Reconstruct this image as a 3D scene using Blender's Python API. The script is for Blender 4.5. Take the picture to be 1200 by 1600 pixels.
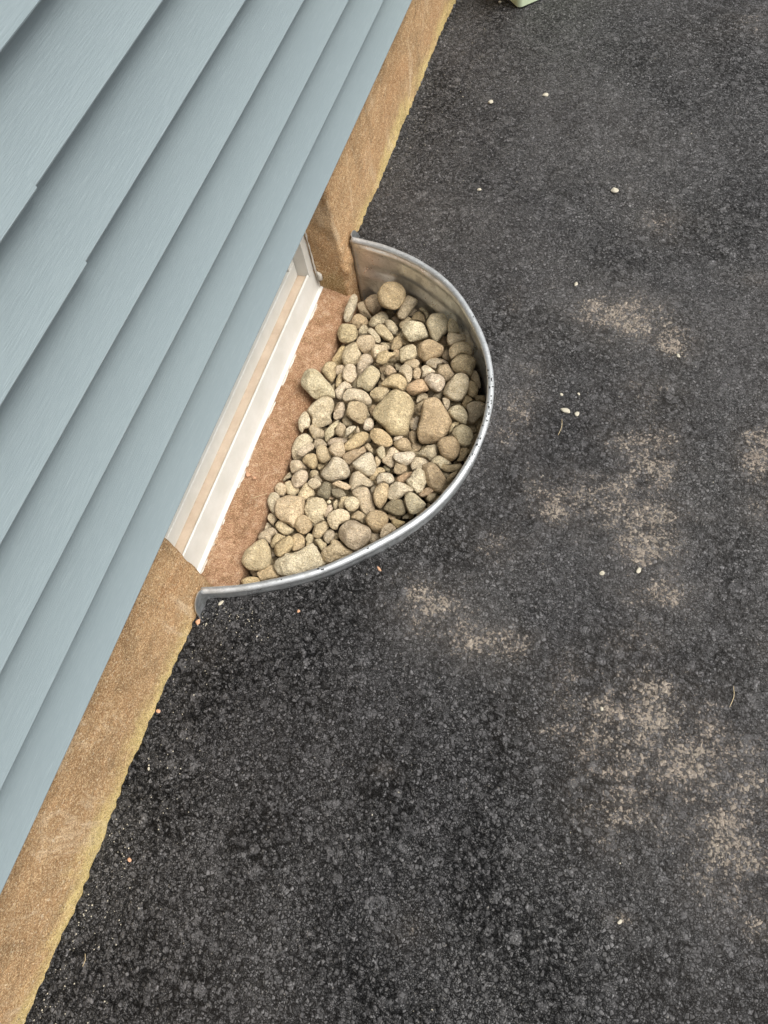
import bpy, math, random
import numpy as np
from mathutils import Vector, Matrix

# ---------------------------------------------------------------- camera, world, sun, exposure
scene = bpy.context.scene
col = scene.collection
for o in list(bpy.data.objects):
    bpy.data.objects.remove(o, do_unlink=True)

cam_data = bpy.data.cameras.new('camera')
cam = bpy.data.objects.new('camera', cam_data)
col.objects.link(cam)
cam_data.sensor_fit = 'VERTICAL'
cam_data.sensor_height = 24.0
cam_data.lens = 24.0 * 1107.469 / 1600.0
cam_data.clip_start = 0.02
cam_data.clip_end = 300
CAMR = ((0.94923022, -0.21896924, 0.22586381), (0.29291638, 0.877061, -0.38074137), (-0.11472569, 0.42757042, 0.89667249))
M4 = Matrix(CAMR).to_4x4()
M4.translation = Vector((0.5634, 0.0, 1.2381))
cam.matrix_world = M4
scene.camera = cam

SUN_EL, SUN_AZ = math.radians(61), math.radians(93)      # azimuth clockwise from +Y
world = bpy.data.worlds.new('World')
scene.world = world
world.use_nodes = True
wn, wl = world.node_tree.nodes, world.node_tree.links
wn.clear()
sky = wn.new('ShaderNodeTexSky')
sky.sky_type = 'NISHITA'
sky.sun_disc = False
sky.sun_elevation = SUN_EL
sky.sun_rotation = SUN_AZ
sky.dust_density = 4.0
hs = wn.new('ShaderNodeHueSaturation')                    # thin overcast: almost grey sky
hs.inputs['Saturation'].default_value = 0.12
bg = wn.new('ShaderNodeBackground')
bg.inputs['Strength'].default_value = 0.125
wo = wn.new('ShaderNodeOutputWorld')
wl.new(sky.outputs[0], hs.inputs['Color'])
wl.new(hs.outputs[0], bg.inputs['Color'])
wl.new(bg.outputs[0], wo.inputs['Surface'])
sun_data = bpy.data.lights.new('sun', 'SUN')
sun_data.energy = 2.1
sun_data.angle = math.radians(30)
sun_data.color = (1.0, 0.965, 0.91)
sun = bpy.data.objects.new('sun', sun_data)
col.objects.link(sun)
sd = Vector((math.sin(SUN_AZ) * math.cos(SUN_EL), math.cos(SUN_AZ) * math.cos(SUN_EL), math.sin(SUN_EL)))
sun.rotation_euler = sd.to_track_quat('Z', 'Y').to_euler()
sun.location = sd * 6
scene.view_settings.view_transform = 'Standard'
scene.view_settings.look = 'None'
scene.view_settings.gamma = 1.0
scene.view_settings.exposure = 0.62
scene.render.resolution_x, scene.render.resolution_y = 768, 1024

# ---------------------------------------------------------------- helpers
rng = np.random.default_rng(7)
random.seed(7)


def mesh_obj(name, V, F, mat=None, parent=None, smooth=True):
    V = np.asarray(V, dtype=np.float32)
    me = bpy.data.meshes.new(name)
    if isinstance(F, np.ndarray):
        n, k = F.shape
        me.vertices.add(len(V)); me.vertices.foreach_set('co', V.ravel())
        me.loops.add(n * k); me.loops.foreach_set('vertex_index', F.astype(np.int32).ravel())
        me.polygons.add(n)
        me.polygons.foreach_set('loop_start', np.arange(0, n * k, k, dtype=np.int32))
        me.update(calc_edges=True)
    else:
        me.from_pydata([tuple(map(float, v)) for v in V], [], F)
    me.validate()
    me.polygons.foreach_set('use_smooth', [smooth] * len(me.polygons))
    if mat:
        me.materials.append(mat)
    o = bpy.data.objects.new(name, me)
    col.objects.link(o)
    if parent:
        o.parent = parent
    return o


def empty(name, loc=(0, 0, 0)):
    o = bpy.data.objects.new(name, None)
    o.empty_display_size = 0.05
    o.location = loc
    col.objects.link(o)
    return o


def tag(o, label, cat, group=None):
    o['label'] = label
    o['category'] = cat
    if group:
        o['group'] = group
    return o


class Waves:
    """smooth 3-D noise: a sum of random sine waves (amplitude about 1)"""
    def __init__(self, wl_, n=14, seed=0):
        r = np.random.default_rng(seed)
        d = r.normal(size=(n, 3)); d /= np.linalg.norm(d, axis=1)[:, None]
        self.k = d * (2 * np.pi / (wl_ * r.uniform(.7, 1.5, n)))[:, None]
        self.p = r.uniform(0, 6.283, n)
        self.n = n

    def __call__(self, P):
        return np.sin(P @ self.k.T + self.p).sum(1) / math.sqrt(self.n / 2) * .6


def grid_faces(nu, nv, off=0):
    i, j = np.meshgrid(np.arange(nu - 1), np.arange(nv - 1), indexing='ij')
    a = i * nv + j
    return np.stack([a, a + 1, a + nv + 1, a + nv], -1).reshape(-1, 4) + off


class MB:
    """collects boxes, sweeps and grids; build() links them as one mesh object"""
    def __init__(self):
        self.V = []; self.F = []; self.n = 0

    def add(self, V, F):
        V = np.asarray(V, float)
        self.V.append(V)
        self.F += [tuple(int(k) + self.n for k in f) for f in F]
        self.n += len(V)

    def box(self, a, b):
        x0, y0, z0 = a; x1, y1, z1 = b
        self.add([(x0, y0, z0), (x1, y0, z0), (x1, y1, z0), (x0, y1, z0), (x0, y0, z1), (x1, y0, z1), (x1, y1, z1), (x0, y1, z1)],
                 [(0, 3, 2, 1), (4, 5, 6, 7), (0, 1, 5, 4), (1, 2, 6, 5), (2, 3, 7, 6), (3, 0, 4, 7)])

    def prism_y(self, prof, y0, y1, n=1):
        """closed (x,z) profile swept along y"""
        m = len(prof)
        ys = np.linspace(y0, y1, n + 1)
        V = [(x, y, z) for y in ys for x, z in prof]
        F = []
        for k in range(n):
            for i in range(m):
                j = (i + 1) % m
                F.append((k * m + i, k * m + j, (k + 1) * m + j, (k + 1) * m + i))
        F.append(tuple(range(m - 1, -1, -1)))
        F.append(tuple(n * m + i for i in range(m)))
        self.add(V, F)

    def tube(self, path, rad, seg=10, cap=True):
        path = np.asarray(path, float)
        n = len(path)
        rad = np.broadcast_to(rad, n)
        V = []; F = []
        prev = None
        for i in range(n):
            t = path[min(i + 1, n - 1)] - path[max(i - 1, 0)]
            t /= np.linalg.norm(t)
            up = np.array([0, 0, 1.]) if abs(t[2]) < .9 else np.array([1., 0, 0])
            a = np.cross(t, up); a /= np.linalg.norm(a)
            b = np.cross(a, t)
            for s in range(seg):
                w = 2 * np.pi * s / seg
                V.append(path[i] + rad[i] * (math.cos(w) * a + math.sin(w) * b))
        for i in range(n - 1):
            for s in range(seg):
                q = (s + 1) % seg
                F.append((i * seg + s, i * seg + q, (i + 1) * seg + q, (i + 1) * seg + s))
        if cap:
            F.append(tuple(range(seg - 1, -1, -1))); F.append(tuple((n - 1) * seg + s for s in range(seg)))
        self.add(V, F)

    def build(self, name, mat, parent=None, bevel=0, smooth=False):
        o = mesh_obj(name, np.concatenate(self.V), self.F, mat, parent, smooth)
        if bevel:
            m = o.modifiers.new('bevel', 'BEVEL'); m.width = bevel; m.segments = 2; m.limit_method = 'ANGLE'
            o.data.polygons.foreach_set('use_smooth', [True] * len(o.data.polygons))
            w = o.modifiers.new('wn', 'WEIGHTED_NORMAL'); w.keep_sharp = True
        return o


# ---------------------------------------------------------------- node helper
class NT:
    def __init__(self, name):
        self.m = bpy.data.materials.new(name)
        self.m.use_nodes = True
        self.t = self.m.node_tree
        self.t.nodes.clear()
        self.out = self.n('ShaderNodeOutputMaterial')
        self.b = self.n('ShaderNodeBsdfPrincipled')
        self.l(self.b.outputs[0], self.out.inputs['Surface'])

    def n(self, typ, **kw):
        x = self.t.nodes.new(typ)
        for k, v in kw.items():
            setattr(x, k, v)
        return x

    def l(self, a, b):
        self.t.links.new(a, b)

    def set(self, sock, v):
        if hasattr(v, 'is_output'):
            self.l(v, sock)
        else:
            sock.default_value = v

    def obj(self, scale=(1, 1, 1), gen='Object', off=None):
        tc = self.n('ShaderNodeTexCoord')
        mp = self.n('ShaderNodeMapping')
        mp.inputs['Scale'].default_value = scale
        self.l(tc.outputs[gen], mp.inputs['Vector'])
        if off is not None:
            self.l(off, mp.inputs['Location'])
        return mp.outputs[0]

    def noise(self, vec, scale, detail=3, rough=.55, dist=0, out='Fac'):
        x = self.n('ShaderNodeTexNoise')
        self.l(vec, x.inputs['Vector'])
        x.inputs['Scale'].default_value = scale
        x.inputs['Detail'].default_value = detail
        x.inputs['Roughness'].default_value = rough
        x.inputs['Distortion'].default_value = dist
        return x.outputs[out]

    def voro(self, vec, scale, feat='F1', out='Distance', rnd=1):
        x = self.n('ShaderNodeTexVoronoi', feature=feat)
        self.l(vec, x.inputs['Vector'])
        x.inputs['Scale'].default_value = scale
        x.inputs['Randomness'].default_value = rnd
        return x.outputs[out]

    def ramp(self, fac, a, b, lo=0., hi=1.):
        x = self.n('ShaderNodeMapRange')
        x.clamp = True
        x.inputs['From Min'].default_value = a
        x.inputs['From Max'].default_value = b
        x.inputs['To Min'].default_value = lo
        x.inputs['To Max'].default_value = hi
        self.set(x.inputs['Value'], fac)
        return x.outputs[0]

    def mix(self, fac, a, b, mode='MIX'):
        x = self.n('ShaderNodeMix', data_type='RGBA', blend_type=mode)
        self.set(x.inputs['Factor'], fac)
        for s, v in ((x.inputs[6], a), (x.inputs[7], b)):
            if isinstance(v, tuple):
                s.default_value = (*v, 1) if len(v) == 3 else v
            else:
                self.l(v, s)
        return x.outputs[2]

    def math(self, op, a, b=0.):
        x = self.n('ShaderNodeMath', operation=op)
        self.set(x.inputs[0], a); self.set(x.inputs[1], b)
        return x.outputs[0]

    def bump(self, h, strength=1., dist=.001, prev=None):
        x = self.n('ShaderNodeBump')
        x.inputs['Strength'].default_value = strength
        x.inputs['Distance'].default_value = dist
        self.l(h, x.inputs['Height'])
        if prev is not None:
            self.l(prev, x.inputs['Normal'])
        return x.outputs[0]

    def attr(self, name):
        x = self.n('ShaderNodeAttribute'); x.attribute_name = name
        return x

    def fin(self, color=None, rough=None, normal=None, metal=None, spec=None):
        if color is not None:
            self.set(self.b.inputs['Base Color'], (*color, 1) if isinstance(color, tuple) else color)
        if rough is not None: self.set(self.b.inputs['Roughness'], rough)
        if normal is not None: self.l(normal, self.b.inputs['Normal'])
        if metal is not None: self.set(self.b.inputs['Metallic'], metal)
        if spec is not None: self.set(self.b.inputs['Specular IOR Level'], spec)
        return self.m


def sep(N, v):
    s = N.n('ShaderNodeSeparateXYZ'); N.l(v, s.inputs[0])
    return s.outputs


# ---------------------------------------------------------------- materials
def mat_stone():
    N = NT('river_stone')
    oi = N.n('ShaderNodeObjectInfo')
    rv = N.math('MULTIPLY', oi.outputs['Random'], 40.)
    cx = N.n('ShaderNodeCombineXYZ')
    for i in range(3): N.l(rv, cx.inputs[i])
    v = N.obj((1, 1, 1), off=cx.outputs[0])
    big = N.noise(v, 45, 4, .6, .6)
    fine = N.noise(v, 430, 3, .7)
    grain = N.noise(v, 210, 4, .7)
    c = oi.outputs['Color']
    c1 = N.mix(N.ramp(big, .35, .7), N.mix(1., c, (.80, .77, .71), 'MULTIPLY'), N.mix(1., c, (1.14, 1.13, 1.10), 'MULTIPLY'))
    c2 = N.mix(N.ramp(fine, .50, .62, 0, .85), c1, N.mix(1., c1, (.42, .37, .30), 'MULTIPLY'))
    c3 = N.mix(N.ramp(grain, .50, .62, 0, .75), c2, N.mix(1., c2, (1.55, 1.52, 1.44), 'MULTIPLY'))
    # ochre stain patches that differ from stone to stone
    st = N.noise(v, 28, 2, .5, 1.0)
    c4 = N.mix(N.ramp(st, .58, .72, 0, .22), c3, (.36, .28, .15))
    h = N.math('ADD', N.math('MULTIPLY', grain, .9), N.math('MULTIPLY', fine, .7))
    vein = N.noise(N.obj((1, 4, 2), off=cx.outputs[0]), 60, 3, .6, .4)
    b1 = N.bump(h, 1., .0022)
    b2 = N.bump(vein, .8, .004, b1)
    return N.fin(c4, .82, b2, spec=.28)


def mat_asphalt():
    N = NT('asphalt')
    v = N.obj()
    hgt = N.attr('height').outputs['Fac']
    dust = N.attr('dust').outputs['Fac']
    opn = N.attr('open').outputs['Fac']
    wv = N.n('ShaderNodeVectorMath', operation='ADD')
    nz = N.n('ShaderNodeTexNoise'); nz.inputs['Scale'].default_value = 240; N.l(v, nz.inputs['Vector'])
    nsc = N.n('ShaderNodeVectorMath', operation='SCALE'); nsc.inputs['Scale'].default_value = .0034
    N.l(nz.outputs['Color'], nsc.inputs[0]); N.l(v, wv.inputs[0]); N.l(nsc.outputs[0], wv.inputs[1])
    vw = wv.outputs[0]
    # crushed aggregate of mixed sizes: 7 mm and 3.5 mm cells picked by a mask
    pick = N.ramp(N.noise(v, 75, 2, .6), .50, .54)
    cs = N.n('ShaderNodeSeparateColor'); N.l(N.mix(pick, N.voro(vw, 300, out='Color'), N.voro(vw, 150, out='Color')), cs.inputs[0])
    ce = N.mix(pick, N.voro(vw, 300, feat='DISTANCE_TO_EDGE'), N.voro(vw, 150, feat='DISTANCE_TO_EDGE'))
    cs2 = N.n('ShaderNodeSeparateColor'); N.l(N.voro(v, 430, out='Color'), cs2.inputs[0])
    fine = N.noise(v, 900, 3, .7)
    tone = N.attr('tone').outputs['Fac']
    film_light = N.attr('film_light').outputs['Fac']
    gn = N.noise(v, 480, 4, .8)
    gm_ = N.noise(v, 235, 3, .75, .4)
    base = N.mix(N.math('POWER', cs.outputs[0], 1.6), (.020, .0195, .0205), (.34, .335, .335))
    base = N.mix(N.ramp(gm_, .40, .60, .45, 0.), base, (.012, .0118, .012))
    base = N.mix(N.ramp(gn, .38, .62, .55, 0.), base, N.mix(1., base, (.5, .5, .5), 'MULTIPLY'))
    base = N.mix(N.ramp(cs2.outputs[0], .82, .97, 0, .8), base, (.16, .155, .145))
    base = N.mix(N.ramp(cs2.outputs[1], .992, .998, 0, .7), base, (.40, .37, .32))
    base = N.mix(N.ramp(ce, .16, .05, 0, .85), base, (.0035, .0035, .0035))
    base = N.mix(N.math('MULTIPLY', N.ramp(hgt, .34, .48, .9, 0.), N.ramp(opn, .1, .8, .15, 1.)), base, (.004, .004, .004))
    base = N.mix(N.ramp(tone, .15, .25, 0, .45), base, N.mix(N.ramp(tone, .25, 1), (.055, .054, .055), (.29, .285, .285)))
    base = N.mix(N.math('MULTIPLY', film_light, N.ramp(gm_, .38, .62, .08, .66)), base, (.34, .33, .32))  # thin dust, plus light falloff over the ground painted as paler colour
    large = N.noise(v, 2.2, 4, .6)
    base = N.mix(N.ramp(large, .3, .7), N.mix(1., base, (.92, .915, .95), 'MULTIPLY'), N.mix(1., base, (1.22, 1.21, 1.20), 'MULTIPLY'))
    up = N.ramp(hgt, .30, .75)
    gcell = cs
    grn = N.math('ADD', N.math('MULTIPLY', N.noise(v, 190, 4, .8), .65), N.math('ADD', N.math('MULTIPLY', gcell.outputs[2], .40), N.math('MULTIPLY', up, .28)))
    thr = N.math('SUBTRACT', .98, N.math('MULTIPLY', dust, .50))
    strg = N.math('MULTIPLY', N.ramp(N.math('SUBTRACT', grn, thr), 0., .17), .86)
    dcol = N.mix(N.noise(v, 14, 2), (.50, .40, .33), (.74, .64, .51))
    colr = N.mix(strg, base, dcol)
    h = N.math('ADD', N.math('ADD', N.math('MULTIPLY', gn, 2.2), N.math('MULTIPLY', N.ramp(ce, 0, .25), 1.6)), N.math('MULTIPLY', fine, .8))
    b = N.bump(h, 1., .0026)
    spc = N.math('MULTIPLY', N.ramp(hgt, .32, .50, .30, .85), N.ramp(ce, .02, .14, .15, 1.))
    ro = N.mix(dust, (.50, .50, .50), (.85, .85, .85))
    colr = N.mix(N.math('MULTIPLY', dust, .16), colr, (.40, .33, .265))
    return N.fin(colr, N.ramp(cs.outputs[1], 0, 1, .34, .56), b, spec=spc)


def mat_siding():
    N = NT('vinyl_siding')
    v = N.obj((1, .055, 1))
    g1 = N.noise(v, 560, 4, .62, .25)
    g2 = N.noise(N.obj((1, .03, 1)), 900, 2, .6)
    lar = N.noise(N.obj((1, .5, 1)), 3, 3, .6)
    c = N.mix(N.ramp(g1, .3, .7), (.218, .267, .282), (.246, .296, .311))
    c = N.mix(N.ramp(lar, .35, .7, 0, .5), c, (.210, .258, .278))
    chalk = N.noise(N.obj((1, .04, 1)), 620, 2, .7)
    c = N.mix(N.ramp(chalk, .60, .74, 0, .16), c, (.50, .57, .60))
    h = N.math('ADD', N.ramp(g1, .35, .65), N.math('MULTIPLY', g2, .35))
    b = N.bump(h, .24, .0006)
    return N.fin(c, .42, b, spec=.45)


def mat_concrete(name, red=False):
    N = NT(name)
    v = N.obj(gen='Object')
    P = sep(N, v)
    n1 = N.noise(v, 9, 5, .65, .5)
    n2 = N.noise(v, 60, 4, .7)
    n3 = N.noise(v, 420, 3, .75)
    strk = N.noise(N.obj((1, 2.8, .9)), 85, 4, .7, .5)
    if red:
        c = N.mix(N.ramp(n1, .3, .7), (.27, .135, .07), (.45, .265, .165))
        c = N.mix(N.ramp(n2, .54, .70, 0, .6), c, (.60, .45, .32))
        c = N.mix(N.ramp(n2, .48, .38, 0, .75), c, (.20, .10, .05))
        c = N.mix(N.ramp(N.noise(v, 24, 4, .7), .52, .64, 0, .5), c, (.25, .12, .06))
    else:
        c = N.mix(N.ramp(n1, .3, .7), (.36, .205, .095), (.56, .335, .165))
        c = N.mix(N.ramp(strk, .56, .70, 0, .55), c, (.84, .64, .40))
        c = N.mix(N.ramp(n2, .42, .26, 0, .4), c, (.32, .20, .09))
        # yellow-green algae growing up from the ground line
        zz = N.math('ADD', P[2], N.math('MULTIPLY', N.math('SUBTRACT', n1, .5), .16))
        out_ = N.ramp(P[0], -.046, -.036)
        away = N.ramp(N.math('ABSOLUTE', N.math('SUBTRACT', P[1], .72), 0.), .46, .56)
        out_ = N.math('MULTIPLY', out_, away)
        mo = N.math('MULTIPLY', N.math('MULTIPLY', N.ramp(zz, .070, .0, 0, .6), out_), N.ramp(n2, .35, .6, .25, 1.))
        c = N.mix(mo, c, (.86, .66, .27))
        mo2 = N.math('MULTIPLY', N.math('MULTIPLY', N.ramp(zz, .012, -.025, 0, .8), away), N.ramp(n3, .45, .6))
        stn = N.noise(N.obj((1, 1, .35)), 13, 4, .7, .8)
        c = N.mix(N.ramp(stn, .52, .64, 0, .65), c, (.26, .155, .075))
        c = N.mix(N.ramp(stn, .42, .32, 0, .65), c, (.80, .62, .42))
        rst = N.noise(N.obj((1, .6, 1)), 5.5, 4, .65, .6)
        c = N.mix(N.ramp(rst, .48, .64, 0, .55), c, (.48, .245, .11))
        crm = N.noise(v, 190, 3, .8)
        c = N.mix(N.ramp(crm, .58, .68, 0, .8), c, (.90, .78, .58))
        c = N.mix(N.ramp(crm, .40, .32, 0, .6), c, (.17, .105, .05))
        foot = N.math('MULTIPLY', N.math('MULTIPLY', N.ramp(zz, .045, .005, 0, .75), away), N.ramp(n3, .40, .60, .3, 1.))
        c = N.mix(foot, c, (.86, .70, .27))
        c = N.mix(N.math('MULTIPLY', N.math('MULTIPLY', N.ramp(zz, -.03, -.07), N.ramp(P[0], -.034, -.044)), .45), c, (.22, .19, .07))
        c = N.mix(mo2, c, (.30, .28, .07))
    pit = N.voro(v, 70)
    pn = N.noise(v, 16, 2)
    pits = N.math('MULTIPLY', N.ramp(pit, .13, .09), N.ramp(pn, .55, .62))
    c = N.mix(pits, c, (.09, .06, .035))
    c = N.mix(N.ramp(n3, .52, .62, 0, .45 if red else .8), c, (.88, .68, .41))
    c = N.mix(N.ramp(n3, .47, .37, 0, .8), c, (.20, .125, .065))
    h = N.math('ADD', N.math('MULTIPLY', n2, 1.4), N.math('ADD', N.math('MULTIPLY', n3, 1.3), N.math('MULTIPLY', pits, -1.)))
    b = N.bump(h, 1., .0026 if red else .0026)
    b = N.bump(strk, .16, .002, b)
    return N.fin(c, .92, b, spec=.15)


def mat_metal(name, light=.62, specks=False):
    N = NT(name)
    v = N.obj()
    sp = N.voro(v, 90, out='Color')
    s = N.n('ShaderNodeSeparateColor'); N.l(sp, s.inputs[0])
    n = N.noise(v, 26, 4, .65, .6)
    f = N.noise(v, 300, 3, .7)
    a = tuple(light * k for k in (.80, .82, .83)); bq = tuple(light * k for k in (1.08, 1.12, 1.13))
    c = N.mix(N.math('ADD', N.math('MULTIPLY', s.outputs[0], .45), N.math('MULTIPLY', n, .5)), a, bq)
    c = N.mix(N.ramp(n, .52, .66, 0, .75), c, (.42, .43, .42))
    sc = N.noise(N.obj((1, 1, 3)), 140, 4, .75, 1.)
    c = N.mix(N.ramp(sc, .56, .68, 0, .6), c, (.30, .31, .31))
    c = N.mix(N.ramp(sc, .42, .34, 0, .6), c, (.88, .90, .90))
    rough = N.ramp(n, .3, .7, .24 if not specks else .42, .42 if not specks else .60)
    metal = .66 if specks else .88
    if specks:
        P = sep(N, v)
        reg = N.math('MULTIPLY', N.ramp(P[0], .33, .375), N.math('MULTIPLY', N.ramp(P[1], .62, .66), N.ramp(P[1], .90, .86)))
        reg = N.math('ADD', N.math('MULTIPLY', reg, .9), .12)
        k = N.math('MULTIPLY', N.ramp(N.noise(v, 210, 2, .6), .605, .64), N.ramp(N.noise(v, 47, 1), .60, .48, 0, 1))
        k = N.math('MULTIPLY', k, N.ramp(N.math('ADD', reg, N.math('MULTIPLY', N.noise(v, 33, 1), .5)), .45, .62))
        c = N.mix(k, c, (.012, .012, .014))
        rough = N.math('MAXIMUM', rough, N.math('MULTIPLY', k, .6))
        metal = N.math('SUBTRACT', 1., k)
    if specks:
        metal = N.math('MULTIPLY', metal, .72)
    b = N.bump(n, .35, .0015)
    b = N.bump(f, .12, .0006, b)
    return N.fin(c, rough, b, metal=metal)


def mat_plain(name, c, rough=.5, bumps=(300, .2, .0006), var=.08, spec=.4):
    N = NT(name)
    v = N.obj()
    n = N.noise(v, 22, 4, .6)
    c2 = tuple(k * (1 - var * 2.2) for k in c)
    cc = N.mix(N.ramp(n, .3, .7), c2, c)
    b = N.bump(N.noise(v, bumps[0], 3, .6), bumps[1], bumps[2])
    return N.fin(cc, rough, b, spec=spec)


def mat_vinyl_white():
    N = NT('white_vinyl')
    v = N.obj()
    n = N.noise(v, 18, 4, .65)
    f = N.noise(v, 260, 3, .7)
    c = N.mix(N.ramp(n, .35, .7), (.60, .59, .54), (.68, .67, .63))
    c = N.mix(N.ramp(f, .66, .76, 0, .6), c, (.55, .48, .38))
    return N.fin(c, .38, N.bump(f, .12, .0006), spec=.4)


def mat_track():
    N = NT('dusty_track')
    v = N.obj()
    n = N.noise(v, 30, 4, .65)
    f = N.noise(v, 420, 3, .7)
    c = N.mix(N.ramp(n, .3, .7), (.50, .39, .29), (.62, .51, .395))
    c = N.mix(N.ramp(f, .60, .75, 0, .5), c, (.38, .25, .17))
    return N.fin(c, .8, N.bump(f, .5, .0012), spec=.2)


M_STONE = mat_stone()
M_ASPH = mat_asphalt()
M_SIDE = mat_siding()
M_CONC = mat_concrete('parged_foundation')
M_SILL = mat_concrete('red_mortar_sill', True)
M_METAL = mat_metal('galvanised_steel', .82)
M_RIM = mat_metal('galvanised_rim', .60, True)
M_WHITE = mat_vinyl_white()
M_TRACK = mat_track()
M_TAR = mat_plain('tar', (.012, .012, .013), .45, (300, .4, .001), 0, .4)
M_CAULK = mat_plain('white_caulk', (.66, .63, .56), .7, (220, .7, .002), .12)
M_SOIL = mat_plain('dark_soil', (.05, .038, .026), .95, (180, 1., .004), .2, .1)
M_GREEN = mat_plain('pale_green_plastic', (.66, .76, .52), .5, (500, .15, .0004), .05)
M_DARK = mat_plain('dark_interior', (.02, .02, .022), .8)
M_WALL = mat_plain('wall_board', (.35, .33, .30), .9)
M_CHIPW = mat_plain('pale_chip', (.52, .48, .38), .8, (400, .6, .001), .12, .2)
M_CHIPO = mat_plain('orange_chip', (.62, .36, .22), .8, (400, .6, .001), .15, .2)
M_STRAW = mat_plain('straw', (.62, .50, .30), .8)
gm = NT('window_glass')
gm.b.inputs['Base Color'].default_value = (.05, .06, .06, 1)
gm.b.inputs['Roughness'].default_value = .05
M_GLASS = gm.m

# ---------------------------------------------------------------- the well's plan curve
RIM = [(-.0285, 1.168), (.06, 1.158), (.162, 1.124), (.252, 1.065), (.323, .98), (.367, .904), (.392, .827), (.401, .744),
       (.392, .652), (.36, .559), (.316, .493), (.249, .423), (.18, .365), (.106, .324), (.04, .293), (-.0285, .271)]


def catmull(P, m=12):
    P = [np.array(p, float) for p in P]
    P = [2 * P[0] - P[1]] + P + [2 * P[-1] - P[-2]]
    out = []
    for i in range(1, len(P) - 2):
        for k in range(m):
            t = k / m
            out.append(.5 * ((2 * P[i]) + (-P[i - 1] + P[i + 1]) * t + (2 * P[i - 1] - 5 * P[i] + 4 * P[i + 1] - P[i + 2]) * t * t
                             + (-P[i - 1] + 3 * P[i] - 3 * P[i + 1] + P[i + 2]) * t ** 3))
    out.append(P[-2])
    return np.array(out)


CUR = catmull(RIM)
for _ in range(30):                                        # fair the traced curve
    CUR[1:-1] = .25 * CUR[:-2] + .5 * CUR[1:-1] + .25 * CUR[2:]
TAN = np.gradient(CUR, axis=0); TAN /= np.linalg.norm(TAN, axis=1)[:, None]
NRM = np.stack([-TAN[:, 1], TAN[:, 0]], 1)                 # outward
if NRM[len(NRM) // 2, 0] < 0:
    NRM = -NRM


def inside(X, Y, poly):
    r = np.zeros(X.shape, bool)
    n = len(poly)
    for i in range(n):
        a, b = poly[i], poly[(i + 1) % n]
        cnd = (a[1] > Y) != (b[1] > Y)
        with np.errstate(divide='ignore', invalid='ignore'):
            xx = (b[0] - a[0]) * (Y - a[1]) / (b[1] - a[1]) + a[0]
        r ^= cnd & (X < xx)
    return r


# ---------------------------------------------------------------- asphalt
# dust and scuff marks: x, y, radius x, radius y, strength   (metres on the ground)
DUST = [
 (0.617,1.092,0.098,0.068,1.00),
 (0.722,1.045,0.051,0.049,0.90),
 (0.655,1.057,0.115,0.083,0.50),
 (0.648,0.639,0.150,0.072,0.75),
 (0.721,0.741,0.059,0.102,0.90),
 (0.735,0.606,0.067,0.094,0.95),
 (0.774,0.489,0.065,0.053,0.70),
 (0.677,0.789,0.060,0.057,0.60),
 (0.568,0.619,0.071,0.060,0.70),
 (0.914,0.823,0.046,0.083,0.85),
 (0.919,0.706,0.044,0.077,0.40),
 (0.399,0.364,0.086,0.065,0.72),
 (0.359,0.378,0.059,0.042,0.72),
 (0.480,0.325,0.095,0.045,0.78),
 (0.547,0.331,0.055,0.039,0.72),
 (0.738,0.240,0.121,0.089,0.82),
 (0.792,0.288,0.091,0.081,0.80),
 (0.869,0.227,0.097,0.104,0.78),
 (0.763,0.146,0.088,0.083,0.72),
 (0.928,0.120,0.074,0.095,0.85),
 (0.938,0.208,0.066,0.083,0.75),
 (0.973,0.028,0.044,0.057,0.50),
 (0.946,0.442,0.031,0.065,0.35),
 (0.850,0.152,0.067,0.055,0.30),
 (0.390,0.075,0.027,0.018,0.50),
 (0.791,-0.025,0.023,0.013,0.60),
 (0.649,1.382,0.062,0.069,0.50),
 (0.572,1.463,0.043,0.062,0.25),
 (0.788,2.134,0.109,0.081,0.40),
 (0.637,2.050,0.111,0.131,0.20),
 (0.376,1.089,0.055,0.071,0.30),
 (0.446,1.159,0.055,0.046,0.25),
 (0.866,1.240,0.057,0.035,0.35),
 (0.663,0.306,0.063,0.064,0.50),
 (0.901,0.040,0.054,0.042,0.30),
 (0.496,-0.133,0.029,0.025,0.30),
 (0.511,1.608,0.178,0.132,0.14),
 (0.451,0.814,0.057,0.148,0.55),
 (0.845,0.520,0.064,0.070,0.20),
 (0.482,0.515,0.082,0.076,0.40),
 (0.691,0.899,0.098,0.090,0.40),
 (0.021,0.186,0.024,0.048,0.15),
 (0.756,0.389,0.063,0.066,0.50),
]


# broad thin dust films, also painting in the ground's uneven light and shade: x, y, radius x, radius y, strength
FILM_LIGHT = [
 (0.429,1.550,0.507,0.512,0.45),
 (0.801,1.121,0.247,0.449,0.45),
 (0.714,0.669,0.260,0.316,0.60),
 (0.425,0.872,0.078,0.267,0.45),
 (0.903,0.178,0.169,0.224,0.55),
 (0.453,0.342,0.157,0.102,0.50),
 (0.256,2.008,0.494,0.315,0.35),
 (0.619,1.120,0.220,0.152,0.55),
 (0.936,0.569,0.105,0.224,0.40),
]


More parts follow.
